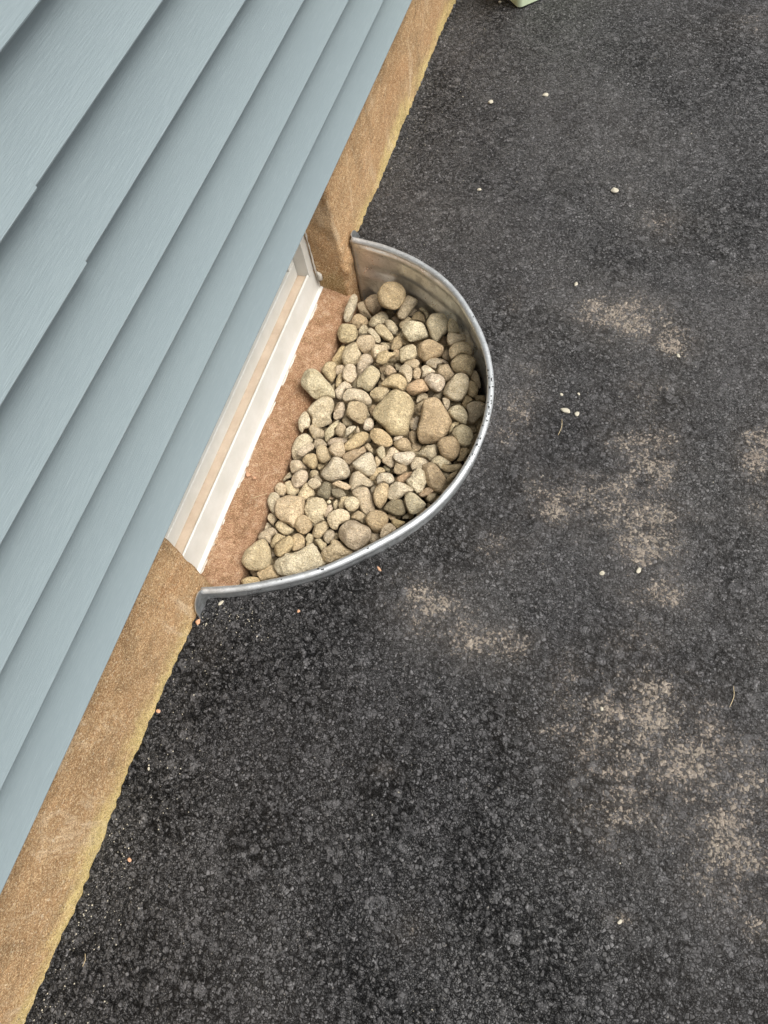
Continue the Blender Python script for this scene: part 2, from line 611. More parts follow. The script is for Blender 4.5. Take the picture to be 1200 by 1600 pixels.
def vor_height(X, Y, cell, seed, keep=1.):
    """domed stones: height of the highest dome over each point, 0..1"""
    r = np.random.default_rng(seed)
    n = 512
    jx, jy, hh, rr = r.random((n, n)), r.random((n, n)), r.random((n, n)), r.random((n, n))
    gx, gy = X / cell, Y / cell
    ix, iy = np.floor(gx).astype(int), np.floor(gy).astype(int)
    best = np.zeros(X.shape); tone = np.zeros(X.shape)
    for dx in (-1, 0, 1):
        for dy in (-1, 0, 1):
            cx, cy = (ix + dx) % n, (iy + dy) % n
            ex, ey = ix + dx + jx[cx, cy] - gx, iy + dy + jy[cx, cy] - gy
            an = jx[cx, cy] * 9.7
            p, q = ex * np.cos(an) + ey * np.sin(an), -ex * np.sin(an) + ey * np.cos(an)
            asp = .62 + .38 * jy[cy, cx]
            # rounded-square footprint: reads as crushed stone rather than beads
            m = (np.abs(p) ** 3 + np.abs(q / asp) ** 3) ** (1 / 3)
            rad = .38 + .36 * rr[cx, cy]
            h = (.40 + .60 * hh[cx, cy]) * np.clip(1.25 * np.sqrt(np.clip(1 - (m / rad) ** 2, 0, 1)), 0, 1) * (hh[cx, cy] < keep)
            tone = np.where(h > best, jy[cx, cy], tone)
            best = np.maximum(best, h)
    return best, tone


def build_asphalt():
    xs = np.concatenate([[-.045], np.arange(-.036, 1.36, .0023), [1.45, 1.6, 2, 3, 5, 9, 18, 40]])
    ys = np.concatenate([[-40, -18, -9, -4, -2, -1.2, -.85], np.arange(-.62, 2.56, .0023), [2.8, 3.1, 3.6, 5, 9, 18, 40]])
    X, Y = np.meshgrid(xs, ys, indexing='ij')
    a, ta = vor_height(X, Y, .0160, 1, .22)
    b, tb = vor_height(X + .3, Y + .1, .0098, 2, .34)
    c, tc = vor_height(X + .7, Y + .4, .0056, 3, .74)
    fill = .34 + c * .26
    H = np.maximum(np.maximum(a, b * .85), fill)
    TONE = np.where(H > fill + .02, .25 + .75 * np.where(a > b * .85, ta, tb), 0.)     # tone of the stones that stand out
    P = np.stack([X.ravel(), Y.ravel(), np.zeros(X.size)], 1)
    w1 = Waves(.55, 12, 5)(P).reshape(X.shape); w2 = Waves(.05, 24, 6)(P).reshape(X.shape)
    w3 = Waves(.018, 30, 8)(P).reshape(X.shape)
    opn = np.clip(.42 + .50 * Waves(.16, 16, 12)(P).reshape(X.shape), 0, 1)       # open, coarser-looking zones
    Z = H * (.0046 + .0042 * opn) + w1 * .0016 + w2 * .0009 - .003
    # pressed up along the house and the well in a ragged lip
    Z += .005 * np.exp(-np.abs(X + .03) / .010) * (.6 + .7 * w3 + .35 * w2 + .9 * Waves(.17, 14, 15)(P).reshape(X.shape))
    D = np.zeros(X.shape)
    for (x, y, rx, ry, s) in DUST:
        D = np.maximum(D, s * np.exp(-((((X - x) / rx) ** 2 + ((Y - y) / ry) ** 2) * .9) ** .80))
    al, ac = X * .95 + Y * .30, -X * .30 + Y * .95         # scuffs run along one direction
    Ps = np.stack([al.ravel() * .42, ac.ravel() * 1.5, al.ravel() * 0], 1)
    brk = np.clip(.95 + .22 * w2 + .20 * Waves(.045, 22, 9)(Ps).reshape(X.shape), .1, 1.4)
    D = np.clip(1.12 * D * brk, 0, .88)
    D = np.maximum(D, .16 * np.clip(w1 + .3, 0, 1))
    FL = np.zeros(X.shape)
    for (x, y, rx, ry, s) in FILM_LIGHT:
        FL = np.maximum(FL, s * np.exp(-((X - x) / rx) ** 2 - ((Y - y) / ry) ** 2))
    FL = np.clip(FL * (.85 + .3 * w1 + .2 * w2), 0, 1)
    poly = CUR + NRM * .0008
    e0, e1 = poly[0], poly[-1]
    tt = np.linspace(.05, 1, 16)[:, None]
    poly = np.vstack([(np.array([-.06, e0[1]]) * tt + e0 * (1 - tt))[::-1], poly, np.array([-.06, e1[1]]) * tt + e1 * (1 - tt)])
    ins = inside(X, Y, poly)
    nv = len(ys)
    F = grid_faces(len(xs), nv)
    insf = ins.ravel()
    allin = insf[F].all(1)
    anyin = insf[F].any(1) & ~allin
    V = np.stack([X.ravel(), Y.ravel(), Z.ravel()], 1)
    snap = np.unique(F[anyin]); snap = snap[insf[snap]]
    for k in snap:                                          # pull the cut edge onto the steel
        d = ((poly - V[k, :2]) ** 2).sum(1); i = int(d.argmin())
        V[k, :2] = poly[i]
    F = F[~allin]
    used = np.unique(F); remap = -np.ones(len(V), int); remap[used] = np.arange(len(used))
    F = remap[F][:, ::-1]
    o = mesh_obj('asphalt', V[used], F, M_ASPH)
    for nm, arr in (('height', H), ('dust', D), ('open', opn), ('tone', TONE), ('film_light', FL)):
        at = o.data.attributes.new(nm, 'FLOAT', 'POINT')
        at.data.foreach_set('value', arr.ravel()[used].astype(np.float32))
    if o.data.polygons[1000].normal.z < 0:
        o.data.flip_normals()
    o['kind'] = 'structure'
    return o


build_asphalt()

# ---------------------------------------------------------------- the house
house = empty('house', (0, 2, 0))
tag(house, 'house with grey-blue vinyl clapboard siding above a tan parged foundation', 'house')


def hpart(o):
    o.parent = house
    o.matrix_parent_inverse = Matrix.Translation((0, -2, 0))
    return o


Z0, S = .2715, .1016
Y0H, Y1H = -2.6, 6.5
JOINT = .4528


def course_profile(k, dx=0.):
    z = Z0 + k * S
    zt = z + S + .004
    pr = [(-.0230 + dx, z + .0015), (-.0215 + dx, z - .0002), (-.0020 + dx, z - .0004), (-.0004 + dx, z + .0006), (.0 + dx, z + .0022)]
    for t in (.06, .12, .2, .3, .42, .56, .72, .86):
        pr.append((-.0200 * (1 - (1 - t) ** 1.9) + dx, z + .0022 + t * (zt - z - .0022)))
    pr += [(-.0200 + dx, zt), (-.0230 + dx, zt)]
    return pr


def siding_panel(pair, y0, y1, dx=0., label=None, name='siding_panel'):
    mb = MB()
    for c in range(2):
        k = pair * 2 + c
        mb.prism_y(course_profile(k, dx), y0, y1, 60)
    o = hpart(mb.build(name, M_SIDE, smooth=True))
    es = o.modifiers.new('edges', 'EDGE_SPLIT'); es.split_angle = math.radians(24)
    V = np.zeros(len(o.data.vertices) * 3); o.data.vertices.foreach_get('co', V); V = V.reshape(-1, 3)
    V[:, 0] += .0011 * Waves(.9, 10, 40 + pair)(V * np.array([0, 1, .3]))      # slight oil-canning of the vinyl
    V[:, 2] += .0009 * Waves(1.3, 8, 60 + pair)(V * np.array([0, 1, 0]))
    o.data.vertices.foreach_set('co', V.ravel())
    if label:
        o['label'] = label
    return o


for pr in range(0, 12):
    if pr == 2:
        siding_panel(pr, JOINT - .028, Y1H)
        siding_panel(pr, Y0H, JOINT, .0032, 'near siding panel lapped over its neighbour, ending in a visible vertical seam')
    else:
        siding_panel(pr, Y0H, Y1H)
# backing wall
mb = MB(); mb.box((-4.0, Y0H + .01, .24), (-.0270, Y1H - .01, Z0 + 24 * S)); hpart(mb.build('wall', M_WALL))
mb = MB()
mb.add([(.25, Y0H - .2, 2.72), (.25, Y1H + .2, 2.72), (-4.2, Y1H + .2, 2.72), (-4.2, Y0H - .2, 2.72), (-2.0, Y0H - .2, 3.9), (-2.0, Y1H + .2, 3.9)],
       [(0, 1, 2, 3), (0, 4, 5, 1), (3, 2, 5, 4), (0, 3, 4), (1, 5, 2)])
#hpart(mb.build('roof', M_DARK))

# foundation: displaced sheets with a window recess
FW1, FW2, FW3 = Waves(.35, 12, 21), Waves(.05, 20, 22), Waves(.014, 24, 23)
WY0, WY1 = .303, 1.117
SILLZ = -.100


def fdisp(V, amp=1.):
    V = np.asarray(V, float)
    a = FW1(V); b = FW2(V); c = FW3(V)
    d = (.0022 * a + .0008 * b + .0009 * c) * amp
    # rough mortar lump at the far side of the recess
    g = np.exp(-(((V[:, 1] - 1.135) / .035) ** 2 + ((V[:, 2] + .015) / .045) ** 2 + ((V[:, 0] + .05) / .05) ** 2))
    d = d + g * (.006 * np.clip(b, -1, 1) + .003 * c + .003)
    out = V.copy()
    out[:, 0] += d
    out[:, 1] += .0016 * FW2(V + 3.1) * amp
    out[:, 2] += .0016 * FW2(V + 7.7) * amp
    return out


def sheet(P, nu, nv, flip=False, amp=1.):
    u, v = np.meshgrid(np.linspace(0, 1, nu), np.linspace(0, 1, nv), indexing='ij')
    V = P(u.ravel(), v.ravel())
    F = grid_faces(nu, nv)
    return fdisp(np.stack(V, 1), amp), (F[:, ::-1] if flip else F)


def face_x(z):
    return -.030 + 0 * z


def wallsheet(y0, y1, z0, z1, step=.006):
    return sheet(lambda u, v: (face_x(z0 + v * (z1 - z0)), y0 + u * (y1 - y0), z0 + v * (z1 - z0)),
                 max(2, int((y1 - y0) / step)), max(2, int((z1 - z0) / step)), True)


mb = MB()
R_ = .006
for a in (wallsheet(-.7, WY0 - R_, -.40, .30), wallsheet(WY1 + R_, 2.9, -.40, .30), wallsheet(Y0H, -.7, -.40, .30, .03), wallsheet(2.9, Y1H, -.40, .30, .03)):
    mb.add(*a)
# reveals of the recess, with a worn rounded arris
def reveal(yc, sgn):
    def P(u, v):
        z = -.40 + v * .70
        L = R_ * 1.57
        T = L + .15 - R_
        s = u * T
        th = np.clip(s / R_, 0, math.pi / 2)
        x = -.030 - R_ + R_ * np.cos(th) - np.clip(s - L, 0, None)
        y = yc - sgn * R_ + sgn * R_ * np.sin(th)
        return (x, y, z)
    return sheet(P, 30, 116, sgn < 0)
V, F = reveal(WY0, 1); mb.add(V, F[:, ::-1])
V, F = reveal(WY1, -1); mb.add(V, F[:, ::-1])
foundation = hpart(mb.build('foundation', M_CONC, smooth=True))
foundation['label'] = 'tan parged concrete foundation with yellow-green growth along the asphalt'

# red mortar sill
def sillP(u, v):
    L1, L2 = .088, .25
    s = u * (L1 + L2)
    r = .014
    y = WY0 - .004 + v * (WY1 - WY0 + .008)
    t = np.clip(s / L1, 0, 1)
    x = -.112 + np.clip(s, 0, L1)
    z = SILLZ + .012 - .014 * t - .010 * np.clip((t - .8) / .2, 0, 1) ** 2
    z = z - np.clip(s - L1, 0, None)
    x = x - .02 * np.clip(s - L1, 0, None)
    return (x, y, z)
V, F = sheet(sillP, 90, 210)
sw = Waves(.03, 22, 31); sw2 = Waves(.11, 12, 32)
top = V[:, 2] > -.13
V[:, 2] += (.0022 * sw(V) + .0030 * sw2(V)) * top * np.clip((V[:, 0] + .106) / .03, .08, 1)
V[:, 0] += .0040 * sw2(V + 2) * (V[:, 0] > -.06)
mb = MB(); mb.add(V, F[:, ::-1])
sill = hpart(mb.build('window_sill', M_SILL, smooth=True))
sill['label'] = 'rough reddish mortar sill below the white window'

# window
window = empty('window', (-.12, .71, .1)); hpart(window)
def wpart(o):
    o.parent = window
    bpy.context.view_layer.update()
    o.matrix_parent_inverse = window.matrix_world.inverted()
    return o
WF = -.110
mb = MB()
prof = [(WF + .001, -.094), (WF + .009, -.094), (WF + .009, -.086), (WF + .001, -.083), (WF - .006, -.022), (WF - .010, -.020), (WF - .013, -.030), (WF - .05, -.030), (WF - .05, -.094)]
mb.prism_y(prof, WY0 - .02, WY1 + .003)
o = wpart(mb.build('window_frame', M_WHITE, bevel=.0012)); o['label'] = 'white vinyl bottom frame member with a small lip'
for (a, b) in ((WY0 - .03, WY0 + .030), (WY1 - .026, WY1 + .02)):
    mb = MB()
    mb.box((WF - .05, a, -.0285), (WF - .0035, b, .33))
    wpart(mb.build('window_frame', M_WHITE, bevel=.0015))
mb = MB(); mb.box((WF - .046, WY0 + .0305, -.0298), (WF - .0135, WY1 - .0265, -.026)); wpart(mb.build('track', M_TRACK))
mb = MB()
mb.box((WF - .060, WY0 + .031, -.0255), (WF - .034, WY1 - .027, .016))
mb.box((WF - .060, WY0 + .031, .0162), (WF - .034, WY0 + .062, .33))
mb.box((WF - .060, WY1 - .058, .0162), (WF - .034, WY1 - .027, .33))
wpart(mb.build('sash', M_WHITE, bevel=.002))
mb = MB(); mb.box((WF - .050, WY0 + .0622, .0163), (WF - .046, WY1 - .0582, .33)); wpart(mb.build('glass', M_GLASS))
# caulk beads, ragged
mb = MB()
n = 130
cw = Waves(.02, 12, 51)
t = np.linspace(0, 1, n)
for path in (np.stack([np.full(n, WF + .002), WY1 - .002 + 0 * t, -.09 + t * .30], 1),
             np.stack([np.full(n, WF + .010), WY0 + t * (WY1 - WY0), np.full(n, -.0925)], 1),
             np.stack([np.full(n, WF + .0015), WY0 + .002 + 0 * t, -.09 + t * .30], 1)):
    nn = cw(path)
    path = path + np.stack([.0005 * cw(path + 1), 0 * nn, .0005 * cw(path + 2)], 1)
    mb.tube(path, .0020 + .0006 * nn, 8)
mb.tube([(WF + .006, 1.113, -.030), (WF + .012, 1.112, -.038), (WF + .012, 1.111, -.050), (WF + .006, 1.112, -.058)], [.002, .005, .006, .002], 9)
wpart(mb.build('caulk', M_CAULK, smooth=True))

# ---------------------------------------------------------------- the window well
well = empty('window_well', (.15, .72, -.3))
tag(well, 'semicircular galvanised steel window well full of stones, set in the asphalt', 'window well')
def wellpart(o):
    o.parent = well
    o.matrix_parent_inverse = Matrix.Translation((-.15, -.72, .3))
    return o
n = len(CUR)
zs = np.concatenate([np.linspace(.030, -.14, 60), np.linspace(-.15, -.36, 18)])
dent = Waves(.16, 12, 71); dent2 = Waves(.06, 14, 72)
V = []
for z in zs:
    # a soft swage just under the rim and one shallow rib below it
    off = -.0030 * math.exp(-((z - .012) / .008) ** 2) + .0045 * math.exp(-((z + .052) / .012) ** 2) - .0035 * math.exp(-((z + .082) / .010) ** 2)
    P = np.stack([CUR[:, 0], CUR[:, 1], np.full(n, z)], 1)
    fade = np.clip((.026 - z) / .05, 0, 1)
    d = off + fade * (.0030 * dent(P * np.array([1, 1, 1.5])) + .0007 * dent2(P))
    e = np.clip(np.minimum(np.arange(n), n - 1 - np.arange(n)) / 10., 0, 1)
    V.append(np.concatenate([CUR + NRM * (d * e)[:, None], P[:, 2:]], 1))
V = np.concatenate(V)
F = grid_faces(len(zs), n)
pan = wellpart(mesh_obj('steel_wall', V, F, M_METAL))
sm = pan.modifiers.new('thick', 'SOLIDIFY'); sm.thickness = .0014; sm.offset = 0
# rolled rim, with tar smudges on it: y position, angle from the top, length
TARS = [(.845, .2, .010), (.826, -.3, .004), (.806, .3, .005), (.795, .5, .013), (.776, .1, .006), (.765, .4, .009), (.738, -.4, .003), (.706, .2, .007), (.690, 0., .004), (.668, .1, .005), (.660, -.5, .008), (.430, .1, .004), (.372, .2, .007), (.366, -.3, .005), (.332, 0., .003), (.995, .3, .003)]
mb = MB()
ctr = CUR - NRM * .0012
rimw = Waves(.2, 10, 75)
P3 = np.concatenate([ctr, np.full((n, 1), .0335)], 1)
P3[:, 2] += .0010 * rimw(P3)
mb.tube(P3[1:-1], .0071 + .0003 * Waves(.05, 10, 76)(P3[1:-1]), 16)
wellpart(mb.build('rolled_rim', M_RIM, smooth=True))
# mounting flanges against the foundation
def flange(yw, sgn):
    mb = MB()
    W = .050
    us = np.linspace(0, 1, 14); vs = np.linspace(0, 1, 50)
    def ring(dx):
        pts = []
        for u in us:
            ztop = .044 * (1 - .0) - (.062 * (max(0, (u - .15) / .85)) ** 3.0)
            x = -.0245 + .0085 * max(0, (u - .72) / .28) ** 1.6 + .004 * max(0, .12 - u) / .12
            for v in vs:
                pts.append((x + dx, yw + sgn * u * W, -.34 + v * (ztop + .34)))
        return pts
    A = ring(0); B = ring(.0016)
    nu, nv = len(us), len(vs)
    FA = grid_faces(nu, nv)
    mb.add(A + B, [tuple(f) for f in FA] + [tuple(k + nu * nv for k in f[::-1]) for f in FA]
           + [(i * nv + nv - 1, (i + 1) * nv + nv - 1, (i + 1) * nv + nv - 1 + nu * nv, i * nv + nv - 1 + nu * nv) for i in range(nu - 1)]
           + [((nu - 1) * nv + j, (nu - 1) * nv + j + 1, (nu - 1) * nv + j + 1 + nu * nv, (nu - 1) * nv + j + nu * nv) for j in range(nv - 1)]
           + [(j, j + 1, j + 1 + nu * nv, j + nu * nv) for j in range(nv - 1)])
    o = wellpart(mb.build('flange', M_METAL, smooth=True))
    m = o.modifiers.new('es', 'EDGE_SPLIT'); m.split_angle = .7
    return o
for i, (ty, q, ln) in enumerate(TARS):
    k = int(np.argmin(np.abs(CUR[40:, 1] - ty))) + 40 if ty < 5 else 0
    r = np.random.default_rng(1200 + i)
    th = q
    c3 = np.array([ctr[k, 0], ctr[k, 1], P3[k, 2]]) + .0066 * (math.sin(th) * np.array([*NRM[k], 0]) + math.cos(th) * np.array([0, 0, 1.]))
    mb = MB()
    m_ = 7
    path = [c3 + np.array([*(TAN[k] * (j / (m_ - 1) - .5) * ln), 0]) + r.normal(size=3) * .0004 for j in range(m_)]
    mb.tube(np.array(path), .0013 * np.array([.4, 1, 1.5, .8, 1.3, .9, .3]) * r.uniform(.7, 1.2), 7)
    wellpart(mb.build('tar_smudge', M_TAR, smooth=True))
fl = flange(.2735, -1)
flange(1.1655, 1)
# washer and bolt on the near flange
mb = MB()
cy, cz = .2345, .0185
for r0, r1, xx in ((.0035, .0115, -.0208), (0.0, .0055, -.0175)):
    ring = []
    for s in range(24):
        w = 2 * math.pi * s / 24
        ring.append((math.cos(w), math.sin(w)))
    Vv = [(-.0240, cy + r1 * a, cz + r1 * b) for a, b in ring] + [(xx, cy + r1 * .93 * a, cz + r1 * .93 * b) for a, b in ring]
    Ff = [(s, (s + 1) % 24, 24 + (s + 1) % 24, 24 + s) for s in range(24)] + [tuple(range(24, 48))]
    mb.add(Vv, Ff)
b_ = wellpart(mb.build('bolt', M_RIM)); b_.parent = fl; b_.matrix_parent_inverse = fl.matrix_world.inverted() if False else Matrix.Translation((-.15, -.72, .3)) @ Matrix.Identity(4)

# ---------------------------------------------------------------- stones
ROCKS = [  # key, layer, look, centre, tilt, outline (0.1 mm)
 ('A1',0,'L',(-0.0114,1.0672,-0.0866),(0.205,-0.381),[(-7,367),(71,335),(113,176),(111,-111),(80,-311),(5,-374),(-78,-324),(-115,-183),(-112,105),(-67,319)],
  'slender finger-shaped pale stone standing upright against the far end of the sill'),
 ('A2',2,'G',(-0.003,1.1212,-0.1521),(0.194,-0.384),[(-224,106),(-98,215),(-12,132),(89,4),(244,-108),(188,-184),(-28,-132),(-159,-33)],
  'small long grey stone right of the upright finger-shaped stone'),
 ('A3',1,'T',(0.0161,1.1371,-0.1426),(0.188,-0.39),[(-88,221),(21,253),(127,108),(245,-15),(230,-157),(121,-250),(-53,-204),(-183,-105),(-241,16),(-179,133)],
  'medium round tan stone left of the round golden stone'),
 ('A4',0,'O',(0.0818,1.112,-0.0726),(0.173,-0.4),[(-104,319),(78,339),(236,254),(322,129),(325,-94),(242,-250),(129,-311),(-58,-318),(-233,-238),(-337,-100),(-341,49),(-262,221)],
  'round golden-tan stone, highest of the pile, beside the bare metal wall'),
 ('A5',1,'G',(0.1208,1.1008,-0.0934),(0.159,-0.395),[(-79,275),(56,296),(214,235),(167,81),(83,-166),(8,-290),(-127,-281),(-176,-182),(-147,32)],
  'medium long grey stone below right of the round golden stone'),
 ('A6',2,'BR',(-0.0008,1.0727,-0.1394),(0.197,-0.374),[(-91,175),(63,183),(205,110),(221,-3),(113,-95),(24,-182),(-136,-114),(-218,-101),(-181,29)],
  'small rough brown stone below right of the upright finger-shaped stone'),
 ('A7',1,'L',(0.0481,1.082,-0.1341),(0.181,-0.38),[(-203,-144),(-183,-21),(-80,146),(44,247),(169,220),(235,104),(165,-14),(45,-128),(-48,-204),(-145,-204)],
  'medium long pale beige stone below left of the round golden stone'),
 ('A8',1,'G',(0.0924,1.0584,-0.1207),(0.168,-0.378),[(-223,101),(-129,166),(38,120),(149,37),(173,-70),(127,-169),(3,-138),(-139,-46)],
  'small oval grey stone left of the blocky whitish stone'),
 ('A9',2,'G',(0.0894,1.0997,-0.1469),(0.165,-0.383),[(-152,24),(-61,109),(50,63),(105,-19),(87,-121),(-30,-57)],
  'small oval grey stone above left of the blocky whitish stone'),
 ('A10',3,'D',(0.0571,1.1371,-0.1725),(0.172,-0.387),[(-121,56),(-11,88),(114,5),(51,-113),(-32,-37)],
  'tiny oval dark stone below the round golden stone'),
 ('A11',0,'L',(0.0853,1.0235,-0.1007),(0.174,-0.372),[(-240,77),(-172,162),(-64,176),(91,99),(228,-10),(255,-96),(174,-167),(57,-155),(-117,-75),(-213,-9)],
  'medium long pale beige stone left of the blocky whitish stone'),
 ('A12',1,'T',(0.12,1.0786,-0.1212),(0.158,-0.384),[(-123,-80),(-72,68),(32,164),(133,145),(112,25),(-3,-160),(-79,-162)],
  'small long tan stone above left of the blocky whitish stone'),
 ('A13',0,'W',(0.1591,1.038,-0.0946),(0.148,-0.38),[(-349,48),(-261,155),(-100,237),(84,241),(216,166),(344,17),(344,-76),(172,-179),(-20,-278),(-146,-230),(-286,-102)],
  'blocky whitish stone with rounded corners, left of the tall off-white stone'),
 ('A14',0,'T',(0.0025,0.9982,-0.0957),(0.204,-0.362),[(-277,-2),(-213,180),(-76,223),(109,235),(194,148),(247,13),(192,-137),(89,-227),(-74,-250),(-190,-183)],
  'tan rounded square stone against the wall below the finger-shaped stone'),
 ('A15',1,'G',(0.0278,1.0364,-0.1236),(0.191,-0.369),[(-127,-31),(-91,96),(-9,140),(89,74),(181,-32),(52,-111),(-94,-136)],
  'small round grey stone right of the rounded square stone'),
 ('A16',0,'L',(0.0646,1.0095,-0.0997),(0.182,-0.368),[(-226,115),(-128,163),(1,108),(147,2),(205,-94),(168,-152),(77,-132),(-69,-26),(-176,17)],
  'small long pale beige stone right of the rounded square stone'),
 ('A17',0,'T',(0.0537,0.9799,-0.095),(0.187,-0.36),[(-226,7),(-190,130),(-60,189),(79,222),(185,151),(228,15),(173,-133),(58,-243),(-60,-223),(-188,-113)],
  'medium round tan stone above right of the upright pale oval stone'),
 ('A18',0,'L',(0.0328,0.9414,-0.0945),(0.196,-0.348),[(-223,-125),(-216,83),(-144,264),(-50,318),(43,258),(121,132),(199,64),(192,-88),(134,-255),(44,-321),(-101,-329)],
  'upright pale oval stone in the upper left of the gravel, below the rounded square stone'),
 ('A19',2,'T',(0.0935,1.0017,-0.1229),(0.17,-0.363),[(-150,15),(-54,71),(91,29),(109,-61),(3,-54)],
  'tiny long tan stone below left of the blocky whitish stone'),
 ('A20',1,'L',(0.0877,0.9669,-0.1024),(0.175,-0.357),[(-187,-25),(-159,123),(-6,169),(176,177),(203,92),(99,-51),(-3,-138),(9,-208),(-133,-139)],
  'small oval pale beige stone right of the upright pale oval stone'),
 ('A21',0,'O',(0.1151,0.9444,-0.0873),(0.168,-0.354),[(-203,-113),(-186,39),(-45,172),(54,146),(193,168),(205,99),(117,0),(65,-125),(-41,-193),(-160,-192)],
  'medium oval yellow-tan stone above right of the smooth pale egg stone'),
 ('A22',2,'B',(0.1195,1.0143,-0.1226),(0.161,-0.367),[(-125,-171),(-125,75),(-18,219),(77,152),(137,18),(82,-111),(-28,-181)],
  'small oval brown stone below left of the blocky whitish stone'),
 ('A23',2,'T',(0.1359,1.024,-0.1227),(0.155,-0.37),[(-120,45),(-44,104),(114,16),(135,-53),(14,-87),(-99,-25)],
  'small long tan stone below left of the blocky whitish stone'),
 ('A24',3,'B',(0.1251,0.9851,-0.1309),(0.159,-0.358),[(-98,126),(28,144),(86,-47),(48,-171),(-63,-52)],
  'small long brown stone below left of the blocky whitish stone'),
 ('A25',2,'O',(-0.0104,0.9556,-0.1264),(0.207,-0.345),[(-8,264),(72,251),(78,61),(146,-205),(-21,-335),(-141,-201),(-77,11),(-48,155)],
  'small long yellow-tan stone left of the upright pale oval stone'),
 ('A26',2,'G',(0.0598,0.9352,-0.1201),(0.185,-0.343),[(-166,-59),(-146,173),(-32,283),(121,273),(227,174),(134,-5),(19,-228),(-39,-340),(-118,-270)],
  'medium long grey stone above right of the flat six-sided stone'),
 ('B1',0,'W',(0.2127,1.0479,-0.081),(0.13,-0.388),[(-264,226),(-202,324),(38,377),(151,297),(227,172),(251,15),(172,-151),(117,-275),(81,-339),(-18,-311),(-110,-244),(-161,-130),(-283,39)],
  'tall off-white stone narrowing downward, near the upper rim'),
 ('B2',1,'G',(0.254,1.0427,-0.0625),(0.116,-0.392),[(-162,143),(-84,180),(44,105),(140,-13),(151,-117),(10,-153),(-99,-145)],
  'small oval grey stone right of the tall off-white stone'),
 ('B3',2,'G',(0.1603,1.1108,-0.1116),(0.144,-0.396),[(-144,70),(-50,105),(84,37),(136,-43),(105,-164),(6,-21),(-137,16)],
  'small long grey stone above left of the tall off-white stone'),
 ('B4',2,'P',(0.128,1.1187,-0.1268),(0.153,-0.394),[(-82,-36),(-56,68),(51,97),(115,76),(28,-82),(-56,-124)],
  'tiny long pinkish grey stone above the blocky whitish stone'),
 ('B5',1,'T',(0.1508,1.0963,-0.1192),(0.147,-0.39),[(-167,-85),(-168,48),(-71,169),(55,127),(166,6),(203,-116),(77,-75),(-94,-74)],
  'small oval tan stone above the blocky whitish stone'),
 ('B6',1,'G',(0.2671,1.0085,-0.0571),(0.113,-0.384),[(-208,-15),(-180,71),(-63,92),(40,100),(171,133),(220,83),(213,-15),(30,-114),(-71,-192),(-155,-143)],
  'small oval grey stone above the stone with pale stripe'),
 ('B7',0,'T',(0.2843,0.983,-0.0654),(0.107,-0.376),[(-254,-14),(-175,111),(-26,201),(110,217),(218,138),(275,29),(254,-55),(52,-79),(-77,-182),(-149,-235),(-231,-132)],
  'grey-brown stone with a pale slanting stripe near the metal rim'),
 ('B8',0,'T',(0.3022,0.9484,-0.0709),(0.101,-0.366),[(-322,-29),(-264,109),(-155,214),(26,250),(174,216),(241,146),(243,24),(233,-188),(191,-225),(25,-188),(-146,-195),(-250,-134)],
  'plump tan stone below the pale-striped stone by the rim'),
 ('B9',0,'B',(0.2131,0.9784,-0.0799),(0.132,-0.369),[(-272,-50),(-264,78),(-131,236),(44,250),(238,194),(317,107),(301,-23),(172,-129),(-39,-267),(-139,-231),(-230,-165)],
  'broad orange-brown faceted stone just below the tall off-white stone'),
 ('B10',0,'L',(0.1652,0.9616,-0.0832),(0.15,-0.362),[(-209,-13),(-166,117),(-65,200),(49,241),(155,189),(214,51),(178,-68),(90,-138),(-21,-187),(-80,-231),(-147,-159)],
  'medium round pale beige stone left of the broad brown faceted stone'),
 ('B11',3,'B',(0.2262,1.0474,-0.129),(0.122,-0.379),[(-88,20),(-13,151),(88,-9),(53,-83),(-40,-80)],
  'tiny oval brown stone below the tall off-white stone'),
 ('B12',2,'B',(0.2509,0.99,-0.1052),(0.116,-0.369),[(-117,-34),(-92,136),(-4,140),(51,9),(104,-50),(82,-101),(-25,-101)],
  'small oval brown stone below left of the stone with pale stripe'),
 ('B14',1,'P',(0.2312,0.954,-0.0892),(0.126,-0.361),[(-199,-58),(-143,55),(-1,120),(129,100),(181,42),(75,-22),(49,-118),(-92,-120)],
  'small oval pinkish grey stone below right of the broad brown faceted stone'),
 ('B15',2,'P',(0.2479,0.9743,-0.1044),(0.118,-0.365),[(-122,48),(-28,36),(108,-1),(84,-43),(-43,-40)],
  'tiny long pinkish grey stone below right of the broad brown faceted stone'),
 ('B16',1,'T',(0.2629,0.9319,-0.0864),(0.115,-0.357),[(-195,2),(-146,139),(-22,198),(107,115),(208,35),(163,-83),(72,-195),(-33,-134),(-155,-77)],
  'medium round tan stone above left of the large speckled grey stone'),
 ('B17',2,'T',(0.1897,0.969,-0.1094),(0.139,-0.36),[(-65,-1),(-21,66),(64,25),(48,-44),(-25,-45)],
  'tiny round tan stone below left of the broad brown faceted stone'),
 ('B18',1,'T',(0.1807,0.9444,-0.0936),(0.144,-0.356),[(-196,-43),(-88,78),(43,123),(149,71),(145,-39),(39,-105),(-93,-87)],
  'small oval tan stone below left of the broad brown faceted stone'),
 ('E1',0,'L',(0.3016,0.8876,-0.071),(0.103,-0.348),[(-279,-194),(-252,21),(-176,179),(-77,317),(48,357),(171,284),(238,162),(251,-8),(204,-210),(113,-311),(-35,-331),(-208,-263)],
  'large rounded speckled grey stone above right of the brown teardrop boulder'),
 ('E2',1,'B',(0.3357,0.9225,-0.08),(0.088,-0.357),[(-129,52),(-86,211),(19,140),(119,-44),(138,-179),(29,-153),(-91,-26)],
  'small long brown stone below right of the plump tan stone by rim'),
 ('E3',1,'B',(0.3356,0.8969,-0.08),(0.089,-0.35),[(-139,143),(-47,183),(39,117),(122,-1),(89,-130),(36,-187),(-100,-125)],
